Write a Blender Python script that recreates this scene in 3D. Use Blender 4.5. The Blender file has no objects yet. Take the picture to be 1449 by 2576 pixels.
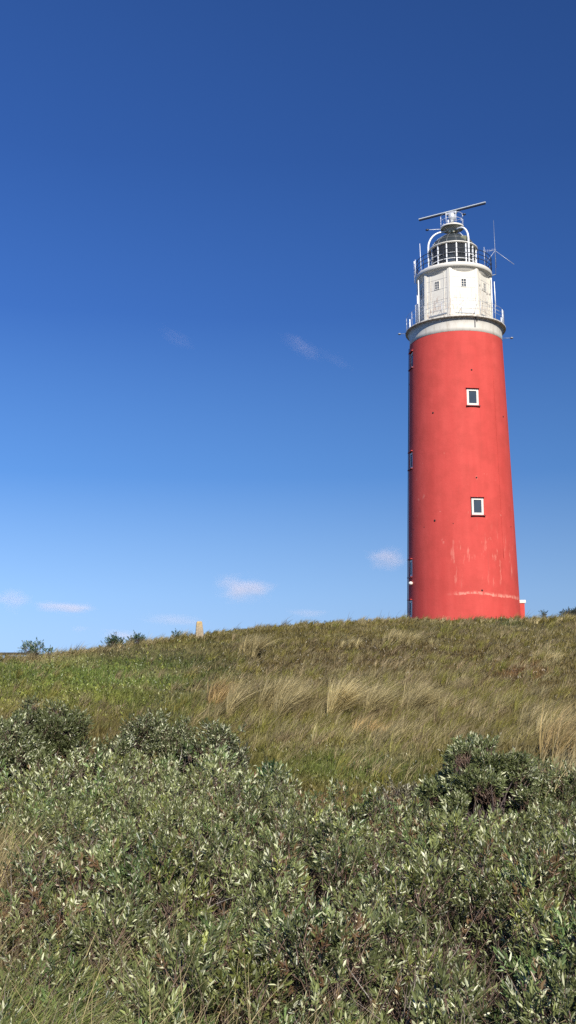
import bpy, math, random
import numpy as np
from mathutils import Vector, Matrix
R = math.radians
rng = np.random.default_rng(7)
random.seed(7)
sc = bpy.context.scene
COL = sc.collection

# ------------------------------------------------------------------ camera model
F, PITCH = 2450.0, R(8.6)          # focal length in picture units (frame 1449 x 2576)
CP, SP = math.cos(PITCH), math.sin(PITCH)

def ray(px, row):
    a = px - 724.5; b = 1288 - row
    return np.array([a, F*CP - b*SP, b*CP + F*SP])

cam = bpy.data.cameras.new('camera'); camo = bpy.data.objects.new('camera', cam); COL.objects.link(camo)
cam.sensor_fit = 'VERTICAL'; cam.sensor_height = 24; cam.lens = 24*F/2576
cam.clip_start = 0.1; cam.clip_end = 30000
camo.matrix_world = Matrix.Rotation(math.pi/2 + PITCH, 4, 'X') @ Matrix.Rotation(R(-0.2), 4, 'Z')
sc.camera = camo

# ------------------------------------------------------------------ helpers
def tag(o, label=None, cat=None, group=None, kind=None):
    if label: o['label'] = label
    if cat: o['category'] = cat
    if group: o['group'] = group
    if kind: o['kind'] = kind
    return o

def empty(name, loc, rz=0.0):
    o = bpy.data.objects.new(name, None); COL.objects.link(o)
    o.location = loc; o.rotation_euler = (0, 0, rz); o.empty_display_size = 0.3
    return o

class MB:
    def __init__(s): s.v = []; s.f = []; s.sm = []
    def add(s, vs, fs, smooth=False):
        n = len(s.v); s.v += [tuple(v) for v in vs]
        s.f += [tuple(i+n for i in f) for f in fs]; s.sm += [smooth]*len(fs); return s
    def box(s, c, size, M=None):
        x, y, z = size[0]/2, size[1]/2, size[2]/2
        vs = [Vector((sx*x, sy*y, sz*z)) for sx in (-1, 1) for sy in (-1, 1) for sz in (-1, 1)]
        if M is not None: vs = [M @ v for v in vs]
        vs = [v + Vector(c) for v in vs]
        return s.add(vs, [(0,1,3,2),(4,6,7,5),(0,4,5,1),(2,3,7,6),(0,2,6,4),(1,5,7,3)])
    def tube(s, pts, r, n=8, caps=True):
        pts = [Vector(p) for p in pts]; vs = []; fs = []
        rs = r if isinstance(r, (list, tuple)) else [r]*len(pts)
        d0 = (pts[1]-pts[0]).normalized()
        u = d0.orthogonal().normalized()
        for i, p in enumerate(pts):
            a = pts[max(i-1, 0)]; b = pts[min(i+1, len(pts)-1)]
            t = (b-a).normalized(); u = (u - t*u.dot(t)).normalized(); w = t.cross(u)
            for k in range(n):
                an = 2*math.pi*k/n
                vs.append(p + (u*math.cos(an) + w*math.sin(an))*rs[i])
        for i in range(len(pts)-1):
            for k in range(n):
                fs.append((i*n+k, i*n+(k+1) % n, (i+1)*n+(k+1) % n, (i+1)*n+k))
        if caps:
            fs.append(tuple(range(n-1, -1, -1))); fs.append(tuple((len(pts)-1)*n+k for k in range(n)))
        return s.add(vs, fs, True)
    def lathe(s, prof, n=96, off=0.0, smooth=True, close=False):
        vs = []; fs = []
        for r, z in prof:
            for k in range(n):
                a = 2*math.pi*k/n + off
                vs.append((r*math.sin(a), -r*math.cos(a), z))
        m = len(prof)
        for i in range(m if close else m-1):
            j = (i+1) % m
            for k in range(n):
                fs.append((i*n+k, i*n+(k+1) % n, j*n+(k+1) % n, j*n+k))
        return s.add(vs, fs, smooth)
    def ring(s, r, z, t, n=72, m=6):      # a circular rail
        prof = [(r + t*math.cos(2*math.pi*k/m), z + t*math.sin(2*math.pi*k/m)) for k in range(m)]
        return s.lathe(prof, n, close=True)
    def ball(s, c, r, nu=14, nv=8):
        rx, ry, rz = r if isinstance(r, tuple) else (r, r, r)
        vs = [(c[0], c[1], c[2]-rz)]; fs = []
        for i in range(1, nv):
            ph = -math.pi/2 + math.pi*i/nv
            for k in range(nu):
                a = 2*math.pi*k/nu
                vs.append((c[0]+rx*math.cos(ph)*math.cos(a), c[1]+ry*math.cos(ph)*math.sin(a), c[2]+rz*math.sin(ph)))
        vs.append((c[0], c[1], c[2]+rz))
        for k in range(nu):
            fs.append((0, 1+(k+1) % nu, 1+k))
            for i in range(nv-2):
                fs.append((1+i*nu+k, 1+i*nu+(k+1) % nu, 1+(i+1)*nu+(k+1) % nu, 1+(i+1)*nu+k))
            fs.append((1+(nv-2)*nu+k, 1+(nv-2)*nu+(k+1) % nu, len(vs)-1))
        return s.add(vs, fs, True)
    def build(s, name, mat, parent=None, loc=None, bevel=0.0):
        me = bpy.data.meshes.new(name); me.from_pydata(s.v, [], s.f)
        me.polygons.foreach_set('use_smooth', s.sm); me.materials.append(mat); me.update()
        o = bpy.data.objects.new(name, me); COL.objects.link(o)
        if parent is not None: o.parent = parent
        if loc is not None: o.location = loc
        if bevel:
            b = o.modifiers.new('bevel', 'BEVEL'); b.width = bevel; b.segments = 2; b.limit_method = 'ANGLE'
        return o

def big_mesh(name, V, T, C, mat, parent=None, loc=None):
    """vertices (n,3), triangles (m,3), colours (n,3) -> one mesh object"""
    me = bpy.data.meshes.new(name)
    me.vertices.add(len(V)); me.vertices.foreach_set('co', np.ascontiguousarray(V, np.float32).ravel())
    me.loops.add(len(T)*3); me.loops.foreach_set('vertex_index', np.ascontiguousarray(T, np.int32).ravel())
    me.polygons.add(len(T)); me.polygons.foreach_set('loop_start', np.arange(0, len(T)*3, 3, dtype=np.int32))
    at = me.color_attributes.new('tone', 'FLOAT_COLOR', 'POINT')
    c4 = np.ones((len(V), 4), np.float32); c4[:, :3] = C
    at.data.foreach_set('color', c4.ravel())
    me.update(calc_edges=True); me.materials.append(mat)
    o = bpy.data.objects.new(name, me); COL.objects.link(o)
    if parent is not None: o.parent = parent
    if loc is not None: o.location = loc
    return o

# ------------------------------------------------------------------ materials
def newmat(name):
    m = bpy.data.materials.new(name); m.use_nodes = True
    nt = m.node_tree; b = nt.nodes['Principled BSDF']
    return m, nt, b
def N(nt, typ, **kw):
    n = nt.nodes.new(typ)
    for k, v in kw.items():
        if k in n.inputs.keys() if isinstance(k, str) else False: n.inputs[k].default_value = v
        else: setattr(n, k, v)
    return n
def noise(nt, vec, scale, detail=4, rough=0.55):
    n = nt.nodes.new('ShaderNodeTexNoise'); n.inputs['Scale'].default_value = scale
    n.inputs['Detail'].default_value = detail; n.inputs['Roughness'].default_value = rough
    if vec is not None: nt.links.new(vec, n.inputs['Vector'])
    return n.outputs['Fac']
def mapping(nt, vec, scale=(1, 1, 1), loc=(0, 0, 0)):
    n = nt.nodes.new('ShaderNodeMapping'); n.inputs['Scale'].default_value = scale; n.inputs['Location'].default_value = loc
    nt.links.new(vec, n.inputs['Vector']); return n.outputs[0]
def ramp(nt, fac, stops):
    n = nt.nodes.new('ShaderNodeValToRGB'); nt.links.new(fac, n.inputs[0])
    e = n.color_ramp.elements
    while len(e) < len(stops): e.new(0.5)
    for el, (p, c) in zip(e, stops):
        el.position = p; el.color = (c, c, c, 1) if not isinstance(c, tuple) else (*c, 1)
    return n.outputs[0]
def maprange(nt, v, a, b, c=0.0, d=1.0, smooth=True):
    n = nt.nodes.new('ShaderNodeMapRange'); n.interpolation_type = 'SMOOTHSTEP' if smooth else 'LINEAR'
    nt.links.new(v, n.inputs[0])
    for i, x in enumerate((a, b, c, d)): n.inputs[1+i].default_value = x
    return n.outputs[0]
def math_(nt, op, a, b=None):
    n = nt.nodes.new('ShaderNodeMath'); n.operation = op
    for i, x in enumerate((a, b)):
        if x is None: continue
        if isinstance(x, (int, float)): n.inputs[i].default_value = x
        else: nt.links.new(x, n.inputs[i])
    return n.outputs[0]
def mix(nt, fac, a, b, mode='MIX'):
    n = nt.nodes.new('ShaderNodeMix'); n.data_type = 'RGBA'; n.blend_type = mode
    for i, x in ((0, fac), (6, a), (7, b)):
        if isinstance(x, (int, float)): n.inputs[i].default_value = x
        elif isinstance(x, tuple): n.inputs[i].default_value = (*x, 1)
        else: nt.links.new(x, n.inputs[i])
    return n.outputs[2]
def bump(nt, b, h, strength=0.3, dist=0.02):
    n = nt.nodes.new('ShaderNodeBump'); n.inputs['Strength'].default_value = strength; n.inputs['Distance'].default_value = dist
    nt.links.new(h, n.inputs['Height']); nt.links.new(n.outputs[0], b.inputs['Normal'])

def simple(name, col, rough=0.5, metal=0.0, var=0.15, scale=3.0):
    m, nt, b = newmat(name)
    tc = nt.nodes.new('ShaderNodeTexCoord').outputs['Object']
    f = noise(nt, tc, scale, 5)
    dark = tuple(c*(1-var) for c in col); lite = tuple(min(1, c*(1+var)) for c in col)
    nt.links.new(mix(nt, f, dark, lite), b.inputs['Base Color'])
    b.inputs['Roughness'].default_value = rough; b.inputs['Metallic'].default_value = metal
    return m

M = {}
M['white'] = simple('white_paint', (0.66, 0.63, 0.565), 0.45, var=0.05)
M['white_metal'] = simple('white_metal_paint', (0.82, 0.84, 0.86), 0.35, var=0.05)
M['seam'] = simple('joint_grey', (0.42, 0.41, 0.39), 0.7)
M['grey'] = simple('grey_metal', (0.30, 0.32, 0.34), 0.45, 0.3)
M['rail_dark'] = simple('dark_rail_paint', (0.018, 0.022, 0.035), 0.45)
M['rail_pale'] = simple('galvanised_rail', (0.48, 0.50, 0.54), 0.45, 0.2)
M['dark'] = simple('dark_opening', (0.012, 0.010, 0.010), 0.8)
M['deepred'] = simple('dark_red_trim', (0.20, 0.018, 0.02), 0.5)
M['dome'] = simple('dome_zinc', (0.045, 0.055, 0.06), 0.35, 0.3, var=0.25, scale=2)
M['domerib'] = simple('dome_rib', (0.20, 0.21, 0.21), 0.4, 0.3)
M['olive'] = simple('olive_housing', (0.24, 0.25, 0.16), 0.5)
M['lampglass'] = simple('lamp_lens', (0.75, 0.70, 0.52), 0.15)
M['radar_top'] = simple('radar_shell', (0.50, 0.54, 0.56), 0.4)
M['timber'] = simple('dark_timber', (0.035, 0.03, 0.025), 0.8, var=0.4, scale=8)

m, nt, b = newmat('rust_stained_white_iron'); M['iron'] = m
tc = nt.nodes.new('ShaderNodeTexCoord').outputs['Object']
sep = nt.nodes.new('ShaderNodeSeparateXYZ'); nt.links.new(tc, sep.inputs[0])
cw = mix(nt, noise(nt, tc, 1.3, 4), (0.62, 0.585, 0.50), (0.69, 0.665, 0.60))
rs = ramp(nt, noise(nt, mapping(nt, tc, (4.5, 4.5, 1.1)), 1.3, 7, .68), [(0.50, 0.0), (0.66, 1.0)])
cw = mix(nt, math_(nt, 'MULTIPLY', rs, math_(nt, 'MULTIPLY', maprange(nt, sep.outputs[2], 29.6, 24.9), 0.95)), cw, (0.34, 0.22, 0.15))
gs = ramp(nt, noise(nt, mapping(nt, tc, (6, 6, .5), (4, 4, 0)), 1.0, 5, .6), [(0.58, 0.0), (0.72, 1.0)])
cw = mix(nt, math_(nt, 'MULTIPLY', gs, 0.3), cw, (0.36, 0.35, 0.32))
nt.links.new(cw, b.inputs['Base Color']); b.inputs['Roughness'].default_value = 0.55

# red plaster wall with peeled patches
m, nt, b = newmat('red_wall_paint'); M['red'] = m
tc = nt.nodes.new('ShaderNodeTexCoord').outputs['Object']
sep = nt.nodes.new('ShaderNodeSeparateXYZ'); nt.links.new(tc, sep.inputs[0]); X, Z = sep.outputs[0], sep.outputs[2]
base = mix(nt, ramp(nt, noise(nt, mapping(nt, tc, (1.2, 1.2, .12)), 1.0, 6, .6), [(0.3, 0.0), (0.7, 1.0)]), (0.485, 0.057, 0.047), (0.550, 0.077, 0.063))
base = mix(nt, math_(nt, 'MULTIPLY', ramp(nt, noise(nt, tc, 0.8, 5, .65), [(0.42, 0.0), (0.68, 1.0)]), 0.6), base, (0.40, 0.052, 0.040))
st = noise(nt, mapping(nt, tc, (2.6, 2.6, .55)), 1.0, 7, .68)
zw = math_(nt, 'MULTIPLY', maprange(nt, Z, 3.4, 4.6), maprange(nt, Z, 9.2, 5.6))
xw = maprange(nt, X, -1.6, -0.4)
m1 = math_(nt, 'MULTIPLY', math_(nt, 'MULTIPLY', ramp(nt, st, [(0.575, 0.0), (0.65, 1.0)]), zw), xw)
up = math_(nt, 'MULTIPLY', ramp(nt, noise(nt, mapping(nt, tc, (2, 2, 1.3), (9, 3, 1)), 1.1, 5, .6), [(0.66, 0.0), (0.70, 1.0)]), math_(nt, 'MULTIPLY', maprange(nt, Z, 6.0, 7.5), maprange(nt, Z, 17.0, 10.0)))
wz = math_(nt, 'ADD', math_(nt, 'ADD', Z, math_(nt, 'MULTIPLY', noise(nt, tc, 0.8, 5, .7), 0.55)), math_(nt, 'MULTIPLY', math_(nt, 'ABSOLUTE', math_(nt, 'SUBTRACT', X, 0.6)), 0.09))
bandz = math_(nt, 'MULTIPLY', maprange(nt, wz, 3.48, 3.54), maprange(nt, wz, 3.80, 3.63))
band = math_(nt, 'MULTIPLY', math_(nt, 'MULTIPLY', bandz, maprange(nt, X, -1.4, 0.1)), ramp(nt, noise(nt, mapping(nt, tc, (3, 3, 2), (3, 0, 0)), 1.3, 5, .7), [(0.43, 0.15), (0.54, 1.0)]))
mask = math_(nt, 'MAXIMUM', math_(nt, 'MULTIPLY', m1, 0.5), math_(nt, 'MAXIMUM', math_(nt, 'MULTIPLY', up, 0.4), math_(nt, 'MULTIPLY', band, 0.85)))
colr = mix(nt, mask, base, (0.66, 0.26, 0.20))
sd = math_(nt, 'MULTIPLY', ramp(nt, noise(nt, mapping(nt, tc, (5, 5, .25), (0, 7, 0)), 1.0, 4), [(0.62, 0.0), (0.75, 1.0)]), 0.25)
colr = mix(nt, sd, colr, (0.32, 0.06, 0.05))
nt.links.new(colr, b.inputs['Base Color']); b.inputs['Roughness'].default_value = 0.8; b.inputs['Specular IOR Level'].default_value = 0.25
bump(nt, b, noise(nt, tc, 7, 6), 0.25, 0.03)

# stained white masonry of the gallery
m, nt, b = newmat('stained_white_plaster'); M['stained'] = m
tc = nt.nodes.new('ShaderNodeTexCoord').outputs['Object']
base = mix(nt, noise(nt, tc, 1.6, 5), (0.52, 0.485, 0.42), (0.62, 0.60, 0.55))
sep = nt.nodes.new('ShaderNodeSeparateXYZ'); nt.links.new(tc, sep.inputs[0])
s1 = ramp(nt, noise(nt, mapping(nt, tc, (3.5, 3.5, .8)), 1.2, 7, .65), [(0.50, 0.0), (0.68, 1.0)])
base = mix(nt, math_(nt, 'MULTIPLY', s1, 0.5), base, (0.33, 0.28, 0.22))
top = maprange(nt, sep.outputs[2], 24.55, 24.85)
s2 = math_(nt, 'MULTIPLY', ramp(nt, noise(nt, mapping(nt, tc, (2.2, 2.2, 1.0), (5, 1, 2)), 2.2, 6, .7), [(0.45, 0.0), (0.62, 1.0)]), math_(nt, 'MULTIPLY', top, 0.8))
base = mix(nt, s2, base, (0.16, 0.14, 0.12))
nt.links.new(base, b.inputs['Base Color']); b.inputs['Roughness'].default_value = 0.6

# glass
def glass(name, col, rough=0.06):
    m, nt, b = newmat(name)
    tc = nt.nodes.new('ShaderNodeTexCoord').outputs['Object']
    nt.links.new(mix(nt, noise(nt, tc, 0.9, 2), tuple(c*.6 for c in col), tuple(c*1.5 for c in col)), b.inputs['Base Color'])
    b.inputs['Roughness'].default_value = rough; b.inputs['Specular IOR Level'].default_value = 0.6
    return m
M['pane'] = glass('window_glass', (0.045, 0.06, 0.08))
m, nt, b = newmat('lantern_glass'); M['lanternglass'] = m
b.inputs['Base Color'].default_value = (0.10, 0.11, 0.12, 1); b.inputs['Roughness'].default_value = 0.03
b.inputs['Transmission Weight'].default_value = 0.0; b.inputs['Alpha'].default_value = 0.28
b.inputs['Specular IOR Level'].default_value = 0.7
M['lens'] = simple('lens_glass', (0.42, 0.44, 0.42), 0.12, 0.2, var=0.4, scale=5)
M['interior'] = simple('lantern_interior', (0.06, 0.055, 0.06), 0.7)

# foliage and grass materials read the per-vertex leaf colour
def leafmat(name, rough, spec, trans):
    m, nt, b = newmat(name)
    a = nt.nodes.new('ShaderNodeAttribute'); a.attribute_name = 'tone'
    nt.links.new(a.outputs['Color'], b.inputs['Base Color'])
    b.inputs['Roughness'].default_value = rough; b.inputs['Specular IOR Level'].default_value = spec
    tr = nt.nodes.new('ShaderNodeBsdfTranslucent'); nt.links.new(a.outputs['Color'], tr.inputs[0])
    mx = nt.nodes.new('ShaderNodeMixShader'); mx.inputs[0].default_value = trans
    nt.links.new(b.outputs[0], mx.inputs[1]); nt.links.new(tr.outputs[0], mx.inputs[2])
    nt.links.new(mx.outputs[0], nt.nodes['Material Output'].inputs[0])
    return m
M['leaf'] = leafmat('willow_leaf', 0.40, 0.55, 0.12)
M['grass'] = leafmat('grass_blade', 0.6, 0.3, 0.25)
M['twig'] = leafmat('twig_bark', 0.8, 0.2, 0.0)

# soil
m, nt, b = newmat('dune_soil'); M['soil'] = m
tc = nt.nodes.new('ShaderNodeTexCoord').outputs['Object']
c = mix(nt, noise(nt, tc, 0.35, 5), (0.045, 0.045, 0.018), (0.11, 0.09, 0.045))
c = mix(nt, ramp(nt, noise(nt, tc, 6, 6, .7), [(0.4, 0.0), (0.62, 1.0)]), (0.03, 0.025, 0.014), c)
nt.links.new(c, b.inputs['Base Color']); b.inputs['Roughness'].default_value = 0.95
bump(nt, b, noise(nt, tc, 9, 6), 0.8, 0.06)

# lichened stone
m, nt, b = newmat('lichen_stone'); M['stone'] = m
tc = nt.nodes.new('ShaderNodeTexCoord').outputs['Object']
sep = nt.nodes.new('ShaderNodeSeparateXYZ'); nt.links.new(tc, sep.inputs[0])
c = mix(nt, ramp(nt, noise(nt, tc, 14, 6, .7), [(0.35, 0.0), (0.65, 1.0)]), (0.20, 0.155, 0.10), (0.38, 0.31, 0.215))
l = math_(nt, 'MULTIPLY', maprange(nt, sep.outputs[2], 0.35, 0.72), ramp(nt, noise(nt, tc, 14, 4), [(0.36, 0.0), (0.60, 0.9)]))
c = mix(nt, l, c, (0.48, 0.32, 0.10))
nt.links.new(c, b.inputs['Base Color']); b.inputs['Roughness'].default_value = 0.9
bump(nt, b, noise(nt, tc, 25, 6), 0.6, 0.01)

# ------------------------------------------------------------------ terrain
def vnoise(x, y, s, seed):
    x = x/s + seed*17.31; y = y/s - seed*9.73
    xi = np.floor(x).astype(np.int64); yi = np.floor(y).astype(np.int64)
    fx = x-xi; fy = y-yi; fx = fx*fx*(3-2*fx); fy = fy*fy*(3-2*fy)
    def h(i, j):
        n = (i*374761393 + j*668265263 + seed*1442695041) & 0x7fffffff
        n = ((n ^ (n >> 13))*1274126177) & 0x7fffffff
        return ((n ^ (n >> 16)) & 0xffff)/65535.0
    return (h(xi, yi)*(1-fx)+h(xi+1, yi)*fx)*(1-fy) + (h(xi, yi+1)*(1-fx)+h(xi+1, yi+1)*fx)*fy   # 0..1

SKX = np.array([-400, 0, 60, 100, 150, 200, 300, 360, 440, 500, 560, 640, 700, 780, 860, 960, 1020, 1100, 1160, 1200, 1300, 1380, 1449, 1900])
SKR = np.array([1665, 1657, 1657, 1653, 1648, 1643, 1627, 1617, 1608, 1600, 1591, 1583, 1580, 1573, 1568, 1563, 1561, 1564, 1565, 1563, 1562, 1562, 1556, 1552])
def col_of(x, y):      # picture column that a ground direction falls on, clamped well outside the frame
    return np.clip(724.5 + F*x/np.maximum(y*CP, 0.05*np.hypot(x, y)+1e-6), -400, 1900)
def crest(px):
    Dc = np.interp(px, [-400, 0, 500, 1000, 1900], [34, 36, 44, 54, 56])
    row = np.interp(px, SKX, SKR)
    a = px-724.5; b = 1288-row
    te = (b*CP+F*SP)/np.sqrt(a*a + (F*CP-b*SP)**2)
    return Dc, Dc*te
def terrain(x, y):
    x = np.asarray(x, float); y = np.asarray(y, float)
    d = np.hypot(x, y); px = col_of(x, y)
    Dc, zc = crest(px)
    back = np.clip((y/np.maximum(d, 1e-6)-0.2)/0.5, 0, 1)       # no hill beside or behind the viewer
    zc = -2 + (zc+2)*back
    t = np.clip((d-15)/(Dc-15), 0, 1)
    s = 1.12*t**1.3 - 0.12*t**5
    z = -2 + (zc+2)*s
    o = d-Dc
    z = np.where(o > 0, zc - 0.35*(1-np.exp(-np.maximum(o, 0)/7)), z)
    z = z + (-6-z)*np.clip((d-120)/500, 0, 1)
    w = np.clip((d-14)/6, 0, 1)*np.clip((Dc*1.02-d)/10, 0.38, 1)*np.clip((400-d)/200, 0, 1)
    z = z + w*(0.30*(vnoise(x, y, 4.2, 3)-.5) + 0.16*(vnoise(x, y, 1.5, 4)-.5))
    return z
def G(px, row):        # ground point seen at a picture position
    v = ray(px, row); v = v/np.hypot(v[0], v[1])
    ds = np.arange(2, 62, 0.05)
    zz = terrain(v[0]*ds, v[1]*ds)
    k = np.argmax(zz >= v[2]*ds) if np.any(zz >= v[2]*ds) else int(np.argmax(zz/ds))
    return np.array([v[0]*ds[k], v[1]*ds[k], zz[k]])

azs = np.concatenate([np.arange(-180, -26, 4.0), np.arange(-26, 26, 0.3), np.arange(26, 180, 4.0)])
dss = np.concatenate([[0.3], np.arange(1, 20, 0.5), np.arange(20, 64, 0.4), np.geomspace(64, 9000, 44)])
A_, D_ = np.meshgrid(np.radians(azs), dss)
gx, gy = D_*np.sin(A_), D_*np.cos(A_)
gz = terrain(gx, gy) - 0.02
na, nd = len(azs), len(dss)
gv = np.stack([gx, gy, gz], -1).reshape(-1, 3)
fs = []
for i in range(nd-1):
    for k in range(na):
        k2 = (k+1) % na
        fs.append((i*na+k, i*na+k2, (i+1)*na+k2, (i+1)*na+k))
fs.append(tuple(range(na-1, -1, -1)))
me = bpy.data.meshes.new('ground'); me.from_pydata(gv.tolist(), [], fs)
me.polygons.foreach_set('use_smooth', [True]*len(fs)); me.materials.append(M['soil']); me.update()
ground = bpy.data.objects.new('ground', me); COL.objects.link(ground); tag(ground, 'rough dune ground under the grass and shrubs', kind='structure')

# ------------------------------------------------------------------ lighthouse
AZ = R(10.168); DT = 78.0
TX, TY = DT*math.sin(AZ), DT*math.cos(AZ)
BZ = 1.55                                   # foot of the tower
T = empty('lighthouse', (TX, TY, BZ), -AZ)  # local -Y faces the viewer
tag(T, 'tall tapering red lighthouse with white top, standing on the grassy dune', 'lighthouse')
Z_ = lambda z: z-BZ
RZ = np.array([0.5, 3.34, 4.89, 11.2, 18.32, 25.33, 26.0]); RR = np.array([4.43, 4.345, 4.292, 4.135, 3.94, 3.735, 3.72])
def rad(z): return float(np.interp(z, RZ, RR))
def on_wall(px, row):
    """angle round the tower and eye-relative height of the wall point seen at a picture position"""
    v = ray(px, row); v = v/np.linalg.norm(v[:2]); r = 4.0
    for _ in range(8):
        b_ = TX*v[0]+TY*v[1]; c_ = TX*TX+TY*TY-r*r
        disc = max(b_*b_-c_, 0.0); t = b_-math.sqrt(disc); z = v[2]*t; r = rad(z)
    x, y = v[0]*t-TX, v[1]*t-TY
    lx = x*math.cos(AZ)-y*math.sin(AZ); ly = x*math.sin(AZ)+y*math.cos(AZ)
    return math.atan2(lx, -ly), z
def z_at(row, r, a):
    lo, hi = -2, 45
    for _ in range(40):
        mz = (lo+hi)/2
        lx, ly = r*math.sin(a), -r*math.cos(a)
        x = TX + lx*math.cos(AZ)+ly*math.sin(AZ); y = TY - lx*math.sin(AZ)+ly*math.cos(AZ)
        dd = y*CP+mz*SP; rw = 1288 - F*(mz*CP-y*SP)/dd
        if rw > row: lo = mz
        else: hi = mz
    return mz

wins = []       # (angle, z centre)
for px, row in ((1190.5, 1000), (1202, 1275)): wins.append(on_wall(px, row))
AL = wins[0][0]-R(90)
for row in (908, 1160, 1431, 1533): wins.append((AL, z_at(row, 4.0, AL)))
HW, HH = 0.47, 0.66
za = {round(z, 4) for _, z in wins}
zcuts = sorted(set([0.5, 2.0, 25.33] + [z-HH for _, z in wins] + [z+HH for _, z in wins] + list(np.arange(3, 25, 1.1))))
zc2 = [zcuts[0]]
for z in zcuts[1:]:
    if z-zc2[-1] > 0.02: zc2.append(z)
acuts = list(np.arange(-180, 180, 3.0))
spec = []
for a, z in wins:
    h = math.degrees(math.asin(HW/rad(z))); spec.append((math.degrees(a)-h, math.degrees(a)+h))
# one common pair of cuts per window column
colA = (min(s[0] for s in spec[:2]), max(s[1] for s in spec[:2])); colL = (min(s[0] for s in spec[2:]), max(s[1] for s in spec[2:]))
acuts = [a for a in acuts if all(abs(a-c) > 1.2 for c in colA+colL)] + list(colA+colL)
acuts.sort()
def isopen(a0, a1, z0, z1):
    am, zm = (a0+a1)/2, (z0+z1)/2
    for i, (a, z) in enumerate(wins):
        lo, hi = colA if i < 2 else colL
        if lo < am < hi and z-HH < zm < z+HH: return True
    return False
mb = MB(); n = len(acuts); vs = []; fs = []
for z in zc2:
    for a in acuts: r = rad(z); vs.append((r*math.sin(R(a)), -r*math.cos(R(a)), Z_(z)))
for i in range(len(zc2)-1):
    for k in range(n):
        a0, a1 = acuts[k], acuts[(k+1) % n]+(360 if k == n-1 else 0)
        if not isopen(a0, a1, zc2[i], zc2[i+1]): fs.append((i*n+k, i*n+(k+1) % n, (i+1)*n+(k+1) % n, (i+1)*n+k))
mb.add(vs, fs, True)
for i, (a, z) in enumerate(wins):           # reveals of the window openings
    lo, hi = colA if i < 2 else colL
    def P(ad, zz, dr): r = rad(zz)-dr; return (r*math.sin(R(ad)), -r*math.cos(R(ad)), Z_(zz))
    o = [P(lo, z-HH, 0), P(hi, z-HH, 0), P(hi, z+HH, 0), P(lo, z+HH, 0)]; q = [P(lo, z-HH, .3), P(hi, z-HH, .3), P(hi, z+HH, .3), P(lo, z+HH, .3)]
    mb.add(o+q, [(0, 1, 5, 4), (1, 2, 6, 5), (2, 3, 7, 6), (3, 0, 4, 7)])
wall = mb.build('tower_wall', M['red'], T)

def frame_M(a):    # local axes of a vertical panel at angle a: x = tangent, y = inward, z = up
    return Matrix.Rotation(a, 3, 'Z')
for i, (a, z) in enumerate(wins):
    r = rad(z); Mx = frame_M(a); dep = 0.05 if i < 2 else 0.10
    c = Vector((math.sin(a), -math.cos(a), 0))
    w = HW*0.985
    ctr = c*(r*math.cos(math.asin(HW/r))-dep) + Vector((0, 0, Z_(z)))
    fb = MB(); t = 0.16
    for sx in (-1, 1): fb.box(ctr + Mx @ Vector((sx*(w-t/2), 0, 0)), (t, 0.08, 2*HH-0.02), Mx)
    for sz in (-1, 1): fb.box(ctr + Mx @ Vector((0, 0, sz*(HH-t/2-0.01))), (2*(w-t), 0.08, t), Mx)
    wf = fb.build('window', M['white'], T)
    pb = MB().box(ctr + Mx @ Vector((0, 0.02, 0)), (2*(w-t)+.01, 0.02, 2*(HH-t)), Mx)
    pb.build('pane', M['pane'], wf)
    sb = MB().box(c*(r+0.03) + Vector((0, 0, Z_(z)-HH-0.05)), (2*HW+0.18, 0.20, 0.07), Mx)
    sb.build('sill', M['deepred'], wf)
    lb = MB().box(c*(r+0.02) + Vector((0, 0, Z_(z)+HH+0.05)), (2*HW+0.12, 0.14, 0.05), Mx)
    lb.build('lintel', M['red'], wf)

# vent holes
for px, row, s in ((1187.5, 932, .07), (1090, 1040, .075), (1199, 1203, .065), (1093.5, 1311, .085), (1212, 1487, .075), (1266.5, 1050, .07), (1285, 1327, .05), (1031, 968, .06), (1041, 1332, .035), (1067, 1327, .035), (1140, 1318, .035)):
    a, z = on_wall(px, row); r = rad(z)
    h = MB(); c = Vector((math.sin(a), -math.cos(a), 0))
    h.tube([c*(r-0.03)+Vector((0, 0, Z_(z))), c*(r+0.012)+Vector((0, 0, Z_(z)))], s, 10)
    h.build('vent_hole', M['dark'], T)
# lightning conductor down the wall
a1, z1 = on_wall(1241, 935); a2, z2 = on_wall(1262, 1330)
pts = [((rad(z)+.012)*math.sin(a_), -(rad(z)+.012)*math.cos(a_), Z_(z)) for z, a_ in zip(np.linspace(22.5, 7.5, 14), np.linspace(a1, (a1+a2)/2, 14))]
MB().tube(pts, 0.011, 5).build('lightning_conductor', M['red'], T)
pts = [((rad(z)+.05)*math.sin(R(-86)), -(rad(z)+.05)*math.cos(R(-86)), Z_(z)) for z in np.linspace(25.2, 1.6, 14)]
MB().tube(pts, 0.032, 8).build('dark_edge_tube', M['rail_dark'], T)  # thin dark tube running down the left edge of the tower
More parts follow.
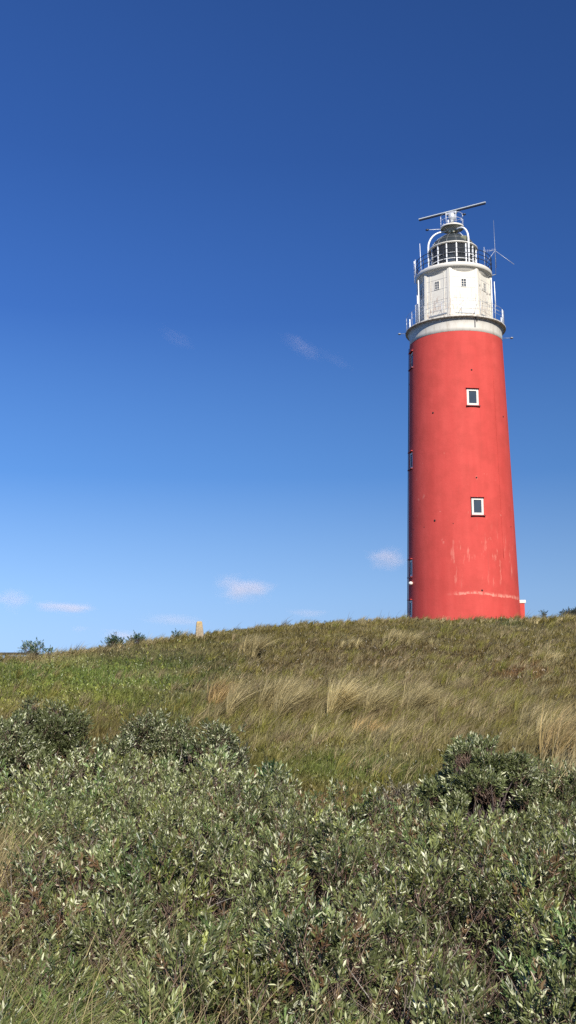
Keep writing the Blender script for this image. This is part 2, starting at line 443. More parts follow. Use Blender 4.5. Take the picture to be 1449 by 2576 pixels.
# wall lamp on the left side and entrance porch on the right side
zl = z_at(1470, 4.2, AL)
o_ = MB(); c = Vector((math.sin(AL+R(7)), -math.cos(AL+R(7)), 0)); r = rad(zl)
o_.tube([c*(r-.02)+Vector((0, 0, Z_(zl))), c*(r+.08)+Vector((0, 0, Z_(zl)))], 0.04, 8)
lamp = o_.build('wall_lamp', M['grey'], T)
MB().ball(c*(r+.12)+Vector((0, 0, Z_(zl))), (.17, .17, .15)).build('globe', M['white'], lamp)
pa = R(97); Mx = frame_M(pa); c = Vector((math.sin(pa), -math.cos(pa), 0)); zr = z_at(1521, 4.4, pa)
pz0 = 0.0
po = MB().box(c*(4.20) + Vector((0, 0, (pz0+Z_(zr))/2)), (1.9, 0.74, Z_(zr)-pz0), Mx).build('porch', M['red'], T, bevel=0.015)
MB().box(c*(4.24) + Vector((0, 0, Z_(zr)+0.125)), (2.0, 0.84, 0.24), Mx).build('porch_roof', M['white'], po, bevel=0.01)
MB().box(c*(4.58) + Vector((0, 0, 1.05)), (1.0, 0.03, 2.1), Mx).build('door', M['white'], po)

# ---- first gallery
z0 = 25.33
prof = [(rad(z0)-.02, z0-.02), (rad(z0)+.015, z0), (3.735, z0+.30), (3.74, z0+.62), (3.76, z0+.80), (3.81, z0+.93), (3.88, z0+1.03), (3.93, z0+1.06), (4.05, z0+1.065), (4.06, z0+1.08), (4.06, z0+1.17), (4.03, z0+1.19), (2.7, z0+1.20)]
gal = MB().lathe([(r_, Z_(z)) for r_, z in prof], 128).build('gallery', M['stained'], T)
def railing(parent, r, zf, h, rails, nposts, mat, tr=.018, tp=.022, off=0.0, name='railing'):
    q = MB()
    for hh in rails: q.ring(r, Z_(zf)+hh, tr, 80, 5)
    for k in range(nposts):
        a = 2*math.pi*k/nposts+off
        x, y = r*math.sin(a), -r*math.cos(a)
        q.tube([(x, y, Z_(zf)-.02), (x, y, Z_(zf)+h)], tp, 6)
    return q.build(name, mat, parent)
railing(gal, 3.96, z0+1.19, 1.2, (0.55, 0.87, 1.2), 16, M['rail_pale'], .013, .022, off=R(8))
# broad white posts seen at the two ends of the gallery
q = MB()
for a, hgt, rr_, tt in ((R(-99), 1.5, 3.75, .05), (R(-75), 2.3, 3.1, .06), (R(100), 1.2, 3.8, .035), (R(72), 1.2, 3.95, .03)):
    x, y = rr_*math.sin(a), -rr_*math.cos(a); MB().tube([(x, y, Z_(z0+1.19)), (x, y, Z_(z0+1.19)+hgt)], tt, 8).build('mast_stub', M['white_metal'], gal)
# rain spout below the lip
a, z = R(24), z0+0.85
q = MB(); c = Vector((math.sin(a), -math.cos(a), 0))
q.tube([c*3.8+Vector((0, 0, Z_(z0)+1.0)), c*4.12+Vector((0, 0, Z_(z0)+.97)), c*4.14+Vector((0, 0, Z_(z0)+.62))], .045, 7)
q.build('rain_spout', M['dark'], gal)
# small lamps on arms either side
for a, rr_, zz in ((R(-84), 4.55, z0+1.12), (R(92), 4.5, z0+.42)):
    c = Vector((math.sin(a), -math.cos(a), 0)); q = MB()
    q.tube([c*3.72+Vector((0, 0, Z_(zz)+.02)), c*rr_+Vector((0, 0, Z_(zz)))], .018, 6)
    ar = q.build('lamp_arm', M['grey'], gal)
    MB().ball(c*rr_+Vector((0, 0, Z_(zz))), (.13, .13, .08)).build('floodlight', M['grey'], ar)

# ---- watch room: eight-sided white iron drum
zb, zt = z0+1.19, 31.0
FA = R(16.3)
WR0, WR1 = 3.03, 2.95
def oct_prof(z): return WR0 + (WR1-WR0)*(z-zb)/(zt-zb)
wr = MB().lathe([(WR0, Z_(zb)), (WR1, Z_(zt)), (0.5, Z_(zt))], 8, off=FA+R(22.5), smooth=False).build('watch_room', M['iron'], T)
c8 = math.cos(R(22.5)); s8 = math.sin(R(22.5))
trim = MB(); seams = MB(); brk = MB()
zm = (zb+zt)/2; hh = zt-zb
tilt = math.atan((WR0-WR1)*c8/hh)
for k in range(8):
    a = FA + k*R(45); Mx = frame_M(a) @ Matrix.Rotation(-tilt, 3, 'X')
    Rm = (WR0+WR1)/2*c8
    c = Vector((math.sin(a), -math.cos(a), 0))
    half = (WR0+WR1)/2*s8
    def at(u, z, out): return c*Rm + Vector((0, 0, Z_(zm))) + Mx @ Vector((u, -out, z-zm))
    for sx in (-1, 1): trim.box(at(sx*(half-.11), zm, .02), (.20, .05, hh-.01), Mx)
    trim.box(at(-.62, zm, .012), (.05, .03, hh-.4), Mx); trim.box(at(.62, zm, .012), (.05, .03, hh-.4), Mx)
    trim.box(at(0, zb+.13, .03), (2*half-.05, .07, .26), Mx)
    for zz in (zb+.98, zb+1.85, zb+2.75, zb+3.6): seams.box(at(0, zz, .004), (2*half-.46, .012, .022), Mx)
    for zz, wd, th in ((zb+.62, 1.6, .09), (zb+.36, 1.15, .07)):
        if k in (0, 1, 7, 6): MB().box(at(0.05, zz, .02), (wd, .05, th), Mx).build('grey_bar', M['grey'], wr)  # flat grey bars laid across the lower part of the drum facets
    if k in (0, 1, 7, 6):
        zz = zb+3.12 if k != 7 else zb+3.12
        w2 = MB(); W, H, t = .36, .60, .045
        for sx in (-1, 1): w2.box(at(sx*(W/2+t/2), zz, .02), (t, .05, H+2*t), Mx)
        for sz in (-1, 1): w2.box(at(0, zz+sz*(H/2+t/2), .02), (W, .05, t), Mx)
        w2.box(at(0, zz, .018), (.035, .03, H), Mx)
        for sz in (-1, 1): w2.box(at(0, zz+sz*H/6, .014), (W, .02, .03), Mx)
        wo = w2.build('window', M['white'], wr)
        MB().box(at(0, zz, .004), (W, .012, H), Mx).build('pane', M['pane'], wo)
trim.build('pilaster', M['iron'], wr); seams.build('plate_joint', M['seam'], wr)
# bolt heads and pale vertical pipes on the shaded side
q = MB()
for a, rr_ in ((R(-82), 3.02), (R(-68), 3.08), (R(80), 3.06)):
    x, y = rr_*math.sin(a), -rr_*math.cos(a); MB().tube([(x, y, Z_(zb)), (x, y, Z_(zt)-.3)], .045, 7).build('down_pipe', M['white_metal'], wr)
q = MB(); a = FA+R(45); Mx = frame_M(a); c = Vector((math.sin(a), -math.cos(a), 0))
for i in range(12):
    u = (-.85, -.35, .3, .8)[i % 4]+random.uniform(-.1, .1); zz = zb+.8+(i//4)*1.05+random.uniform(-.2, .2)
    MB().box(c*(2.99*c8+.03)+Mx @ Vector((u, 0, 0))+Vector((0, 0, Z_(zz))), (.09, .05, .12), Mx).build('fixing_lug', M['seam'], wr)
# davit-like stays leaning over the gallery
q = MB()
for a in np.radians([-34, -22, 6, 27, 48, 62]):
    p0 = Vector((3.9*math.sin(a), -3.9*math.cos(a), Z_(z0+1.19)+.85)); p1 = Vector((3.15*math.sin(a+.14), -3.15*math.cos(a+.14), Z_(z0+1.19)+1.5))
    MB().tube([p0, p1], .014, 5).build('stay', M['grey'], wr)

# ---- second gallery
z2 = 31.0
prof = [(2.70, z2-.34), (2.78, z2-.27), (2.86, z2-.14), (2.93, z2-.04), (2.99, z2+.02), (3.06, z2+.05), (3.105, z2+.12), (3.125, z2+.24), (3.12, z2+.34), (3.08, z2+.40), (3.02, z2+.42), (1.2, z2+.43)]
gal2 = MB().lathe([(r_, Z_(z-.12)) for r_, z in prof], 112).build('gallery', M['white'], T)
zd = z2+.30
railing(gal2, 3.10, zd, 1.12, (.38, .75, 1.12), 20, M['rail_dark'], .028, .026, off=R(4))

# ---- lantern
lz0, lz1, LR = zd, 33.42, 1.90
lb = MB().lathe([(LR+.02, Z_(lz0)), (LR+.02, Z_(lz0+.30)), (LR-.03, Z_(lz0+.32))], 64).build('lantern_base', M['white'], T)
lg = MB().lathe([(LR-.02, Z_(lz0+.30)), (LR-.02, Z_(lz1))], 64).build('lantern_glazing', M['lanternglass'], T)
q = MB()
for k in range(15):
    a = R(9)+2*math.pi*k/15; x, y = LR*math.sin(a), -LR*math.cos(a)
    q.box((x, y, Z_((lz0+lz1)/2)), (.085, .09, lz1-lz0), frame_M(a))
for zz in (32.08, 32.56): q.ring(LR+.045, Z_(zz), .028, 64, 6)
q.build('glazing_bar', M['white_metal'], T)
q = MB().lathe([(LR-.06, Z_(lz1)), (LR+.10, Z_(lz1)), (LR+.13, Z_(lz1+.05)), (LR+.13, Z_(lz1+.10)), (LR+.04, Z_(lz1+.14)), (LR-.10, Z_(lz1+.15))], 72)
q.build('lantern_cornice', M['white'], T)
q = MB().lathe([(0.02, Z_(lz0+.25)), (.42, Z_(lz0+.3)), (.42, Z_(lz0+.65)), (.62, Z_(lz0+.85)), (.70, Z_(lz0+1.25)), (.62, Z_(lz0+1.65)), (.35, Z_(lz0+1.9)), (.02, Z_(lz0+1.95))], 32)
q.build('lamp_optic', M['lens'], T)
MB().lathe([(LR-.12, Z_(lz0+.30)), (.02, Z_(lz0+.31))], 48).build('lantern_floor', M['interior'], T)
q = MB().lathe([(LR-.08, Z_(lz1-.01)), (.02, Z_(lz1+.02))], 48); q.build('lantern_ceiling', M['interior'], T)
q = MB()                                   # blinds on the landward half of the lantern
vsb = [((LR-.10)*math.sin(a), -(LR-.10)*math.cos(a)) for a in np.radians(np.linspace(80, 290, 40))]
q.add([(x, y, Z_(lz0+.3)) for x, y in vsb]+[(x, y, Z_(lz1-.03)) for x, y in vsb], [(i, i+1, 41+i, 40+i) for i in range(39)], True)
q.build('lantern_screen', M['interior'], T)
# dome
dz = lz1+.13
dprof = [(LR-.02, dz), (LR-.12, dz+.22), (LR-.32, dz+.50), (LR-.62, dz+.82), (LR-.98, dz+1.08), (.60, dz+1.22), (.34, dz+1.30), (.30, dz+1.42), (.02, dz+1.48)]
dm = MB().lathe([(r_, Z_(z)) for r_, z in dprof], 64).build('dome', M['dome'], T)
q = MB()
for k in range(15):
    a = R(9)+2*math.pi*k/15
    q.tube([((r_+.012)*math.sin(a), -(r_+.012)*math.cos(a), Z_(z)+.01) for r_, z in dprof[:6]], .022, 5)
q.ring(LR-.30, Z_(dz+.52), .02, 48, 5); q.build('dome_rib', M['domerib'], dm)
# finial lamps and struts between dome and platform
q = MB()
for k in range(4):
    a = R(-30+90*k); q.tube([(.55*math.sin(a), -.55*math.cos(a), Z_(dz+1.15)), (.12*math.sin(a), -.12*math.cos(a), Z_(dz+1.62))], .03, 6)
fin = q.build('finial_strut', M['olive'], dm)
for x_ in (-.17, .10): MB().ball((x_, -.35, Z_(dz+1.52)), (.13, .12, .12)).build('signal_lamp', M['lampglass'], dm)
# support legs
PZ = 35.42
for k in range(3):
    a = R(-81+120*k); c = Vector((math.sin(a), -math.cos(a), 0)); pts = [c*2.03+Vector((0, 0, Z_(zd)-.02)), c*2.03+Vector((0, 0, Z_(33.0)))]
    for i in range(0, 11):
        th = math.pi/2*i/10
        pts.append(c*(2.03-1.25*(1-math.cos(th))) + Vector((0, 0, Z_(33.75)+1.40*math.sin(th))))
    pts.append(c*.45+Vector((0, 0, Z_(PZ)-.21)))
    MB().tube(pts, .078, 10).build('support_leg', M['white_metal'], T)
# radar platform
pl = MB().lathe([(.02, Z_(PZ)-.26), (.5, Z_(PZ)-.26), (.55, Z_(PZ)-.03), (.90, Z_(PZ)), (.955, Z_(PZ)), (.96, Z_(PZ)+.14), (.92, Z_(PZ)+.15), (.02, Z_(PZ)+.15)], 48).build('radar_platform', M['white'], T)
MB().lathe([(.56, Z_(PZ)-.012), (.90, Z_(PZ)-.012), (.90, Z_(PZ)-.004)], 40).build('platform_soffit', M['olive'], pl)
railing(pl, .93, PZ+.15, .98, (.5, .98), 7, M['white_metal'], .012, .020, off=R(21))
q = MB().box((-.30, -.15, Z_(PZ)+.45), (.10, .10, .62)).box((-.02, 0, Z_(PZ)+.42), (.10, .10, .55)); q.build('equipment_post', M['rail_pale'], pl)
# radar: pedestal, gearbox and bar
q = MB().lathe([(.26, Z_(PZ)+.15), (.26, Z_(PZ)+.28), (.19, Z_(PZ)+.33), (.19, Z_(PZ)+.75), (.30, Z_(PZ)+.85), (.32, Z_(PZ)+1.18), (.20, Z_(PZ)+1.38), (.02, Z_(PZ)+1.40)], 28)
rp = q.build('radar_pedestal', M['rail_pale'], T)
MB().box((.04, -.24, Z_(PZ)+.62), (.26, .22, .24)).build('motor_box', M['grey'], rp)
BZr = Z_(37.02); Mr = Matrix.Rotation(R(-21.5), 3, 'Z')
bar = MB().box((0, 0, BZr), (5.95, .17, .085), Mr).build('radar_bar', M['radar_top'], T, bevel=.02)
MB().box((0, 0, BZr-.0925), (5.90, .15, .10), Mr).build('radar_aperture', M['rail_dark'], bar)
MB().box((0, 0, BZr-.20), (.9, .26, .16), Mr).build('bar_mount', M['rail_pale'], bar)
# wind gauges on arms
for (x0, y0, zA), (x1, y1, zB_), nm in (((-.93, -.2, PZ-.02), (-2.05, -.35, PZ-.06), 'wind_gauge'), ((.80, -.45, PZ+1.05), (1.02, -.5, PZ+.98), 'wind_gauge')):
    g = MB().tube([(x0, y0, Z_(zA)), (x1, y1, Z_(zB_))], .022, 6).build(nm, M['white_metal'], T)
    MB().ball((x1, y1, Z_(zB_)), (.15, .10, .09)).build('gauge_head', M['rail_dark'], g)
# floodlight box on the right leg
fl = MB().box((.93, -1.30, Z_(33.98)), (.55, .30, .34), Matrix.Rotation(R(20), 3, 'X')).build('floodlight', M['olive'], T, bevel=.03)
MB().tube([(.93, -1.25, Z_(34.1)), (.5, -.5, Z_(35.0))], .02, 6).tube([(.93, -1.3, Z_(33.8)), (.95, -1.5, Z_(33.55))], .03, 6).build('bracket', M['white_metal'], fl)
# antennas
def whip(pts, r, name='whip_antenna', mat='white_metal'): return MB().tube([(x, y, Z_(z)) for x, y, z in pts], r, 6).build(name, M[mat], T)
def polar(a, r): return (r*math.sin(R(a)), -r*math.cos(R(a)))
x, y = polar(-94, 3.22); whip([(x, y, 31.0), (x, y, 32.95)], .036)
x, y = polar(-74, 3.20); whip([(x, y, 31.1), (x, y, 32.6)], .022)
x, y = polar(-66, 2.85); whip([(x, y, 31.3), (x-.06, y, 33.85)], [.036, .018])
x, y = polar(88, 3.42)
w = whip([(x, y, 31.1), (x, y, 33.25), (x-.03, y, 35.85)], [.018, .015, .009], mat='grey')
q = MB()
for dx, dy, dzz in ((-.72, -.1, -1.0), (1.48, -.1, -1.35), (.1, .9, -1.1)): q.tube([(x, y, Z_(33.2)), (x+dx, y+dy, Z_(33.2+dzz))], .018, 5)
q.build('antenna_radial', M['rail_pale'], w)
MB().tube([(x, y, Z_(31.15)), (x-.45, y, Z_(31.05))], .03, 6).build('bracket', M['grey'], w)
x, y = polar(66, 2.75)
w = whip([(x, y, 31.3), (x, y, 33.15)], .022, 'aerial_mast', 'rail_pale')
q = MB().tube([(x-.1, y, Z_(32.75)), (x+.95, y, Z_(32.85))], .014, 5)
for i in range(7): q.tube([(x-.05+i*.15, y-.0, Z_(32.59)+i*.01), (x-.05+i*.15, y, Z_(32.92)+i*.01)], .009, 4)
q.build('yagi_boom', M['rail_pale'], w)
x, y = polar(82, 3.32); whip([(x, y, 28.2), (x-.04, y, 30.4)], [.045, .03])
x, y = polar(-89, 3.15); whip([(x, y, 27.0), (x, y, 29.0)], .06)

# ------------------------------------------------------------------ boundary stone
g = G(501, 1603)
MBs = MB(); w0, w1, H = .175, .140, .86
rows_ = [(w0*1.1, -.15), (w0, .25), (w1*.98, .56), (w1*.86, .66), (w1*.62, .70)]
vs = []; fs = []
for w, z in rows_:
    for k in range(12):
        a = 2*math.pi*k/12+.26; sq = 1.0/max(abs(math.cos(a)), abs(math.sin(a)))**0.75
        vs.append((w*sq*math.cos(a)+random.uniform(-.006, .006), w*.85*sq*math.sin(a)+random.uniform(-.006, .006), z))
for i in range(len(rows_)-1):
    for k in range(12): fs.append((i*12+k, i*12+(k+1) % 12, (i+1)*12+(k+1) % 12, (i+1)*12+k))
fs.append(tuple(48+k for k in range(12)))
st_ = MBs.add(vs, fs).build('boundary_stone', M['stone'], None, (g[0], g[1], g[2]))
st_.rotation_euler = (0, R(-1.5), R(8))
tag(st_, 'small weathered stone marker post with yellow lichen on its top, on the dune crest', 'stone post')

# dark timber rail at the far left
g = G(5, 1659); gz0 = -0.0
v = ray(0, 1649); v = v/np.hypot(v[0], v[1]); d0 = 41.0; v2 = ray(95, 1651); v2 = v2/np.hypot(v2[0], v2[1])
pA = v*d0; pB = v2*(d0-.6); dirv = (pB-pA)/np.linalg.norm(pB-pA); pA = pA-dirv*5.0; Lr = np.linalg.norm(pB-pA)
rl = empty('timber_rail_fence', (pA[0], pA[1], pA[2]), math.atan2(dirv[1], dirv[0]))
tag(rl, 'low dark timber rail fence at the far left foot of the dune skyline', 'fence')
MB().box((Lr/2, 0, 0), (Lr, .08, .115)).build('rail', M['timber'], rl, bevel=.01)
for s in np.arange(.4, Lr, 1.6): MB().box((s, .1, -.42), (.10, .10, .90)).build('post', M['timber'], rl)

# ------------------------------------------------------------------ grass
def spread_x(d):
    w = .315*d + 2.3; x = rng.uniform(-1, 1, len(d))*w; x = np.clip(x, -.95*d, .95*d)
    return x, np.sqrt(d*d-x*x)
STRAW = np.array([.53, .44, .225]); OLIVE = np.array([.156, .132, .033]); GREEN = np.array([.135, .195, .040]); YGREEN = np.array([.28, .30, .055])
BROWN = np.array([.158, .108, .040]); RUST = np.array([.24, .105, .045]); DKGREEN = np.array([.06, .095, .03])

def blades(P, h, w, lean, bend, col, nseg=3, wind=(1.0, -.12), spread=None, tipc=None, jit=.55):
    """ribbon blades. P (n,3) roots; h,w (n); lean,bend (n); wind = ground direction the tips go"""
    n = len(P)
    th = rng.uniform(0, 2*np.pi, n)
    wd = np.array(wind)/np.hypot(*wind)
    dirx = wd[0] + jit*np.cos(th); diry = wd[1] + jit*np.sin(th)
    if spread is not None: dirx = dirx + spread[:, 0]; diry = diry + spread[:, 1]
    ph = rng.uniform(0, np.pi, n)
    # width axis roughly across the bend so that blades show their face
    wx, wy = np.cos(ph), np.sin(ph)
    V = []; Cc = []
    for i in range(nseg+1):
        s = i/nseg
        off = h*(lean*s + bend*s*s)
        up = h*(s - .42*bend*s*s*np.minimum(1, .6+bend))
        c = np.stack([P[:, 0]+dirx*off, P[:, 1]+diry*off, P[:, 2]+up], 1)
        ww = w*(1-s)**.6*.5
        cc = col if tipc is None else col*(1-s)+tipc*s
        if i < nseg:
            V.append(c - np.stack([wx*ww, wy*ww, 0*ww], 1)); V.append(c + np.stack([wx*ww, wy*ww, 0*ww], 1)); Cc += [cc, cc]
        else: V.append(c); Cc.append(cc)
    nv = 2*nseg+1
    V = np.stack(V, 1).reshape(-1, 3); Cc = np.stack(Cc, 1).reshape(-1, 3)
    t = []
    for i in range(nseg-1): t += [(2*i, 2*i+1, 2*i+3), (2*i, 2*i+3, 2*i+2)]
    t.append((2*nseg-2, 2*nseg-1, 2*nseg))
    Tt = (np.arange(n)[:, None, None]*nv + np.array(t)[None]).reshape(-1, 3)
    return V, Tt, Cc
def cat(parts):
    V = []; Tt = []; C = []; o = 0
    for v, t, c in parts: V.append(v); Tt.append(t+o); C.append(c); o += len(v)
    return np.concatenate(V), np.concatenate(Tt), np.concatenate(C)

# colour patches of the slope, given where they lie on the ground
PATCH = [(120, 1740, 230, 60, YGREEN, .9), (60, 1690, 200, 40, GREEN*1.15, .9), (330, 1700, 260, 60, GREEN*1.15, .9), (520, 1680, 160, 50, DKGREEN, .5), (300, 1640, 200, 14, STRAW*.55, .5),
         (110, 1660, 90, 12, STRAW*.7, .7), (760, 1680, 260, 38, BROWN*.75, .8), (700, 1610, 220, 30, OLIVE, .7), (1000, 1650, 260, 40, BROWN*.88, .9), (1270, 1700, 170, 60, BROWN, .85), (1320, 1690, 60, 22, RUST, .7),
         (1240, 1730, 60, 16, RUST*.8, .5), (820, 1850, 240, 55, YGREEN*.85, .75), (900, 1940, 220, 50, GREEN, .8), (1120, 1840, 160, 50, OLIVE*1.1, .6), (950, 1750, 250, 40, STRAW*.55, .5), (620, 1760, 110, 45, STRAW*.6, .55),
         (1400, 1620, 120, 50, OLIVE*1.2, .6), (1270, 1572, 45, 9, DKGREEN, .8), (1400, 1820, 110, 70, STRAW*.55, .5), (1180, 1590, 160, 20, OLIVE*1.1, .6), (480, 1790, 150, 40, GREEN, .6), (60, 1790, 80, 30, STRAW*.55, .5)]
def slope_colour(px, row, x, y):
    n = len(px)
    c = np.tile(OLIVE*.6+BROWN*.4, (n, 1))
    for (cx, cy, sx, sy, colr, wt) in PATCH:
        wv = wt*np.exp(-(((px-cx)/sx)**2 + ((row-cy)/sy)**2)*1.1)
        c = c*(1-wv[:, None]) + colr*wv[:, None]
    f = vnoise(x, y, 1.3, 11); c = c + (STRAW*.6-c)*(np.clip((f-.62)*3, 0, 1)*.5)[:, None]
    f = vnoise(x, y, .7, 12); c = c + (GREEN*.8-c)*(np.clip((f-.6)*3, 0, 1)*np.where(px < 620, .5, .2))[:, None]
    f = vnoise(x, y, 2.1, 13); c = c*(.8+.4*f)[:, None]
    return c
def to_pic(x, y, z):
    dd = y*CP+z*SP
    return 724.5+F*x/dd, 1288-F*(z*CP-y*SP)/dd

def sample_slope(n, d0, d1, margin=4.0):
    d = d0*(d1/d0)**rng.uniform(0, 1, n)
    x, y = spread_x(d)
    Dc, _ = crest(col_of(x, y))
    k = d < Dc+3.0
    x, y, d = x[k], y[k], d[k]
    return x, y, d, terrain(x, y)
# edge of the shrub thicket (distance at which it gives way to grass)
BX = np.array([-400, 0, 200, 300, 450, 600, 700, 850, 950, 1050, 1300, 1449, 1900])
BR = np.array([1850, 1880, 1858, 1862, 1872, 1900, 1930, 1985, 1990, 1962, 1950, 1965, 1960])
def edge_d(px):
    r = np.interp(px, BX, BR); te = np.tan(np.arctan((r-1288)/F)-PITCH); return 1.38/te

x, y, d, z = sample_slope(540000, 10.0, 58.0)
keep = d > edge_d(col_of(x, y)) - 1.3 + 1.6*vnoise(x, y, .6, 5)
x, y, d, z = x[keep], y[keep], d[keep], z[keep]
px, row = to_pic(x, y, z)
c = slope_colour(px, row, x, y)
n = len(x)
clump = vnoise(x, y, .45, 21)*.6 + vnoise(x, y, 1.6, 22)*.4
h = (.05 + .24*clump**1.5)*rng.uniform(.5, 1.25, n)
strawy = rng.uniform(0, 1, n) < (.07 + .25*np.clip(vnoise(x, y, 2.4, 23)-.45, 0, 1))
c[strawy] = c[strawy]*.5 + STRAW*.45*rng.uniform(.6, 1.1, strawy.sum())[:, None]
h[strawy] *= 1.35
c *= rng.uniform(.42, 1.5, n)[:, None]
lv = blades(np.stack([x, y, z-.02], 1), h, .0045+.00042*d*rng.uniform(.7, 1.4, n), rng.uniform(-.2, .4, n), rng.uniform(.0, .45, n), c, 2, jit=1.0)
turf = big_mesh('dune_turf', *lv, M['grass']); tag(turf, 'short olive and green grass covering the dune slope', 'grass', kind='stuff')

def tussock_data(P, Rr, H, n, colour, lean=.45, bend=.6, wmul=1.0):
    lean *= .40; bend *= .72
    m = max(2, int(round(Rr*6))); a = rng.uniform(0, 2*np.pi, n)      # a tussock is a handful of tight sheaves
    ca = rng.uniform(0, 2*np.pi, m); cq = Rr*.55*np.sqrt(rng.uniform(0, 1, m)); hs_ = rng.uniform(.6, 1.08, m); ts_ = rng.uniform(.72, 1.22, m)
    w_ = rng.integers(0, m, n); q = .055*np.sqrt(rng.uniform(0, 1, n))
    x = P[0]+cq[w_]*np.cos(ca[w_])+q*np.cos(a); y = P[1]+cq[w_]*np.sin(ca[w_])*.8+q*np.sin(a)
    H = H*hs_[w_]; Rr = .15; colour = colour*ts_[w_][:, None]
    z = terrain(x, y)-.02
    h = H*rng.uniform(.45, 1.1, n)
    d = math.hypot(P[0], P[1])
    sp = np.stack([np.cos(a), np.sin(a)], 1)*(.60*q/Rr*2)[:, None]
    c = colour*rng.uniform(.5, 1.3, n)[:, None]
    gsel = rng.uniform(0, 1, n) < .25
    c[gsel] = c[gsel]*.4 + OLIVE*.9*.6
    return blades(np.stack([x, y, z], 1), h, (.0045+.00036*d)*rng.uniform(.7, 1.3, n)*wmul, lean*rng.uniform(.4, 1.5, n), bend*rng.uniform(.4, 1.4, n), c, 4, spread=sp, tipc=c*1.12)

# named tussocks
TU = [(632, 1652, .75, .95, 700, 'tall pale marram tussock bent right, high on the slope right of the stone post', STRAW*.92),
      (1010, 1625, 1.0, .80, 800, 'wide straw tussock combed to the right just below the tower foot', STRAW),
      (868, 1632, .55, .42, 260, 'small pale grass tuft midway between the stone post and the tower', STRAW*.9),
      (560, 1775, .6, .85, 520, 'reddish straw tussock at the left end of the big middle tussocks', STRAW*np.array([.95, .82, .75])),
      (640, 1800, 1.2, .95, 1300, 'broad golden marram tussock in the middle of the slope, above the shrubs', STRAW*.9),
      (705, 1780, .8, .85, 620, 'olive straw tussock touching the broad golden tussock from the right', STRAW*.75),
      (822, 1812, .30, 1.15, 900, 'narrow bright sheaf of marram leaning right with a bare reddish foot', STRAW*1.25),
      (905, 1795, .9, .75, 620, 'green tinged tussock immediately right of the bright leaning sheaf', STRAW*.78),
      (985, 1790, .9, .80, 680, 'feathery middle tussock of the right hand group, below the tower', STRAW*.85),
      (1065, 1798, 1.0, .80, 700, 'last tussock of the right hand group with tips curling over to the right', STRAW*.82),
      (1370, 1668, .6, .50, 300, 'spiky pale tuft high at the right edge of the slope', STRAW*.9),
      (1425, 1905, .8, 1.15, 700, 'tall dry reed-like tussock at the right edge behind the shrubs', STRAW*np.array([.98, .88, .82])),
      (1345, 1850, .7, .75, 380, 'thin dry tussock just left of the tall one at the right edge', STRAW*.8),
      (925, 1850, .6, .45, 260, 'low bleached tuft with a pinkish dead foot below the leaning sheaf', STRAW*np.array([1.0, .85, .72])),
      (1005, 1868, .6, .55, 260, 'splayed V-shaped tuft of straw in the lower right slope', STRAW*.85),
      (835, 1880, .6, .55, 260, 'upright greenish straw tuft directly above the shrub edge', STRAW*.72+GREEN*.2)]
for px_, rw, Rr, H, nb, lab, colr in TU:
    P = G(px_, rw)
    V, Tt, C = tussock_data(P, Rr*1.5, H*1.12, int(nb*1.4), colr*1.06, lean=.55 if nb > 300 else .3)
    V = V - P
    o = big_mesh('marram_tussock', V, Tt, C, M['grass'], loc=P)
    tag(o, lab, 'grass tussock', 'marram tussocks on the dune slope')
# the many small ones nobody could count
parts = []
for k in range(2000):
    px_ = rng.uniform(-260, 1710); u = rng.uniform(0, 1)
    top = np.interp(px_, SKX, SKR)+3; bot = np.interp(px_, BX, BR)
    rw = top + (bot-top)*u**1.2
    if k > 760: px_ = rng.normal(880, 270); rw = rng.normal(1785, 55)       # the windswept belt across the middle
    if k > 1300: px_ = rng.normal(1100, 260); rw = rng.uniform(1565, 1880)
    if not (top < rw < bot+8): continue
    if px_ < 520 and rng.uniform() < .6: continue
    P = G(px_, rw)
    parts.append(tussock_data(P, rng.uniform(.3, .7), rng.uniform(.24, .62), int(rng.uniform(24, 70)), (STRAW*rng.uniform(.40, .74) if rng.uniform() < .65 else OLIVE*1.4+GREEN*.3)*np.array([1, rng.uniform(.9, 1.05), 1]), lean=rng.uniform(.25, .6)))
for px_ in np.arange(-180, 1640, 7.0):        # fringe on the crest
    pz = px_+rng.uniform(-5, 5); P = G(pz, np.interp(pz, SKX, SKR)+rng.uniform(0, 9))
    if 488 < pz < 514 : continue
    hm = rng.uniform(.16, .52)*(1.25 if 130 < pz < 420 or pz > 1180 else 1.0)
    parts.append(tussock_data(P, rng.uniform(.4, .8), hm, int(rng.uniform(50, 110)), (STRAW*rng.uniform(.6, .95) if (80 < pz < 420 or rng.uniform() < .5) else OLIVE*1.5), lean=.5))
o = big_mesh('dune_grass_tufts', *cat(parts), M['grass']); tag(o, 'loose grass tufts bent by wind all over the dune slope and along its crest', 'grass', kind='stuff')
# thin seed stalks sticking above the crest
SP_ = []
for px_ in (955, 978, 985, 1008, 915, 870, 700, 1313, 1330, 1345, 660, 380, 240, 160, 590):
    P = G(px_, np.interp(px_, SKX, SKR)+2); m_ = int(rng.integers(1, 4))
    for _ in range(m_): SP_.append([P[0]+rng.uniform(-.15, .15), P[1], P[2]])
SP_ = np.array(SP_); n = len(SP_)
o = big_mesh('seed_stalks', *blades(SP_, rng.uniform(.35, .85, n), np.full(n, .022), rng.uniform(.1, .5, n), rng.uniform(.1, .4, n), np.tile(np.array([.12, .10, .06]), (n, 1)), 4), M['grass'])
tag(o, 'thin dark seed stalks standing above the dune crest', 'grass', kind='stuff')

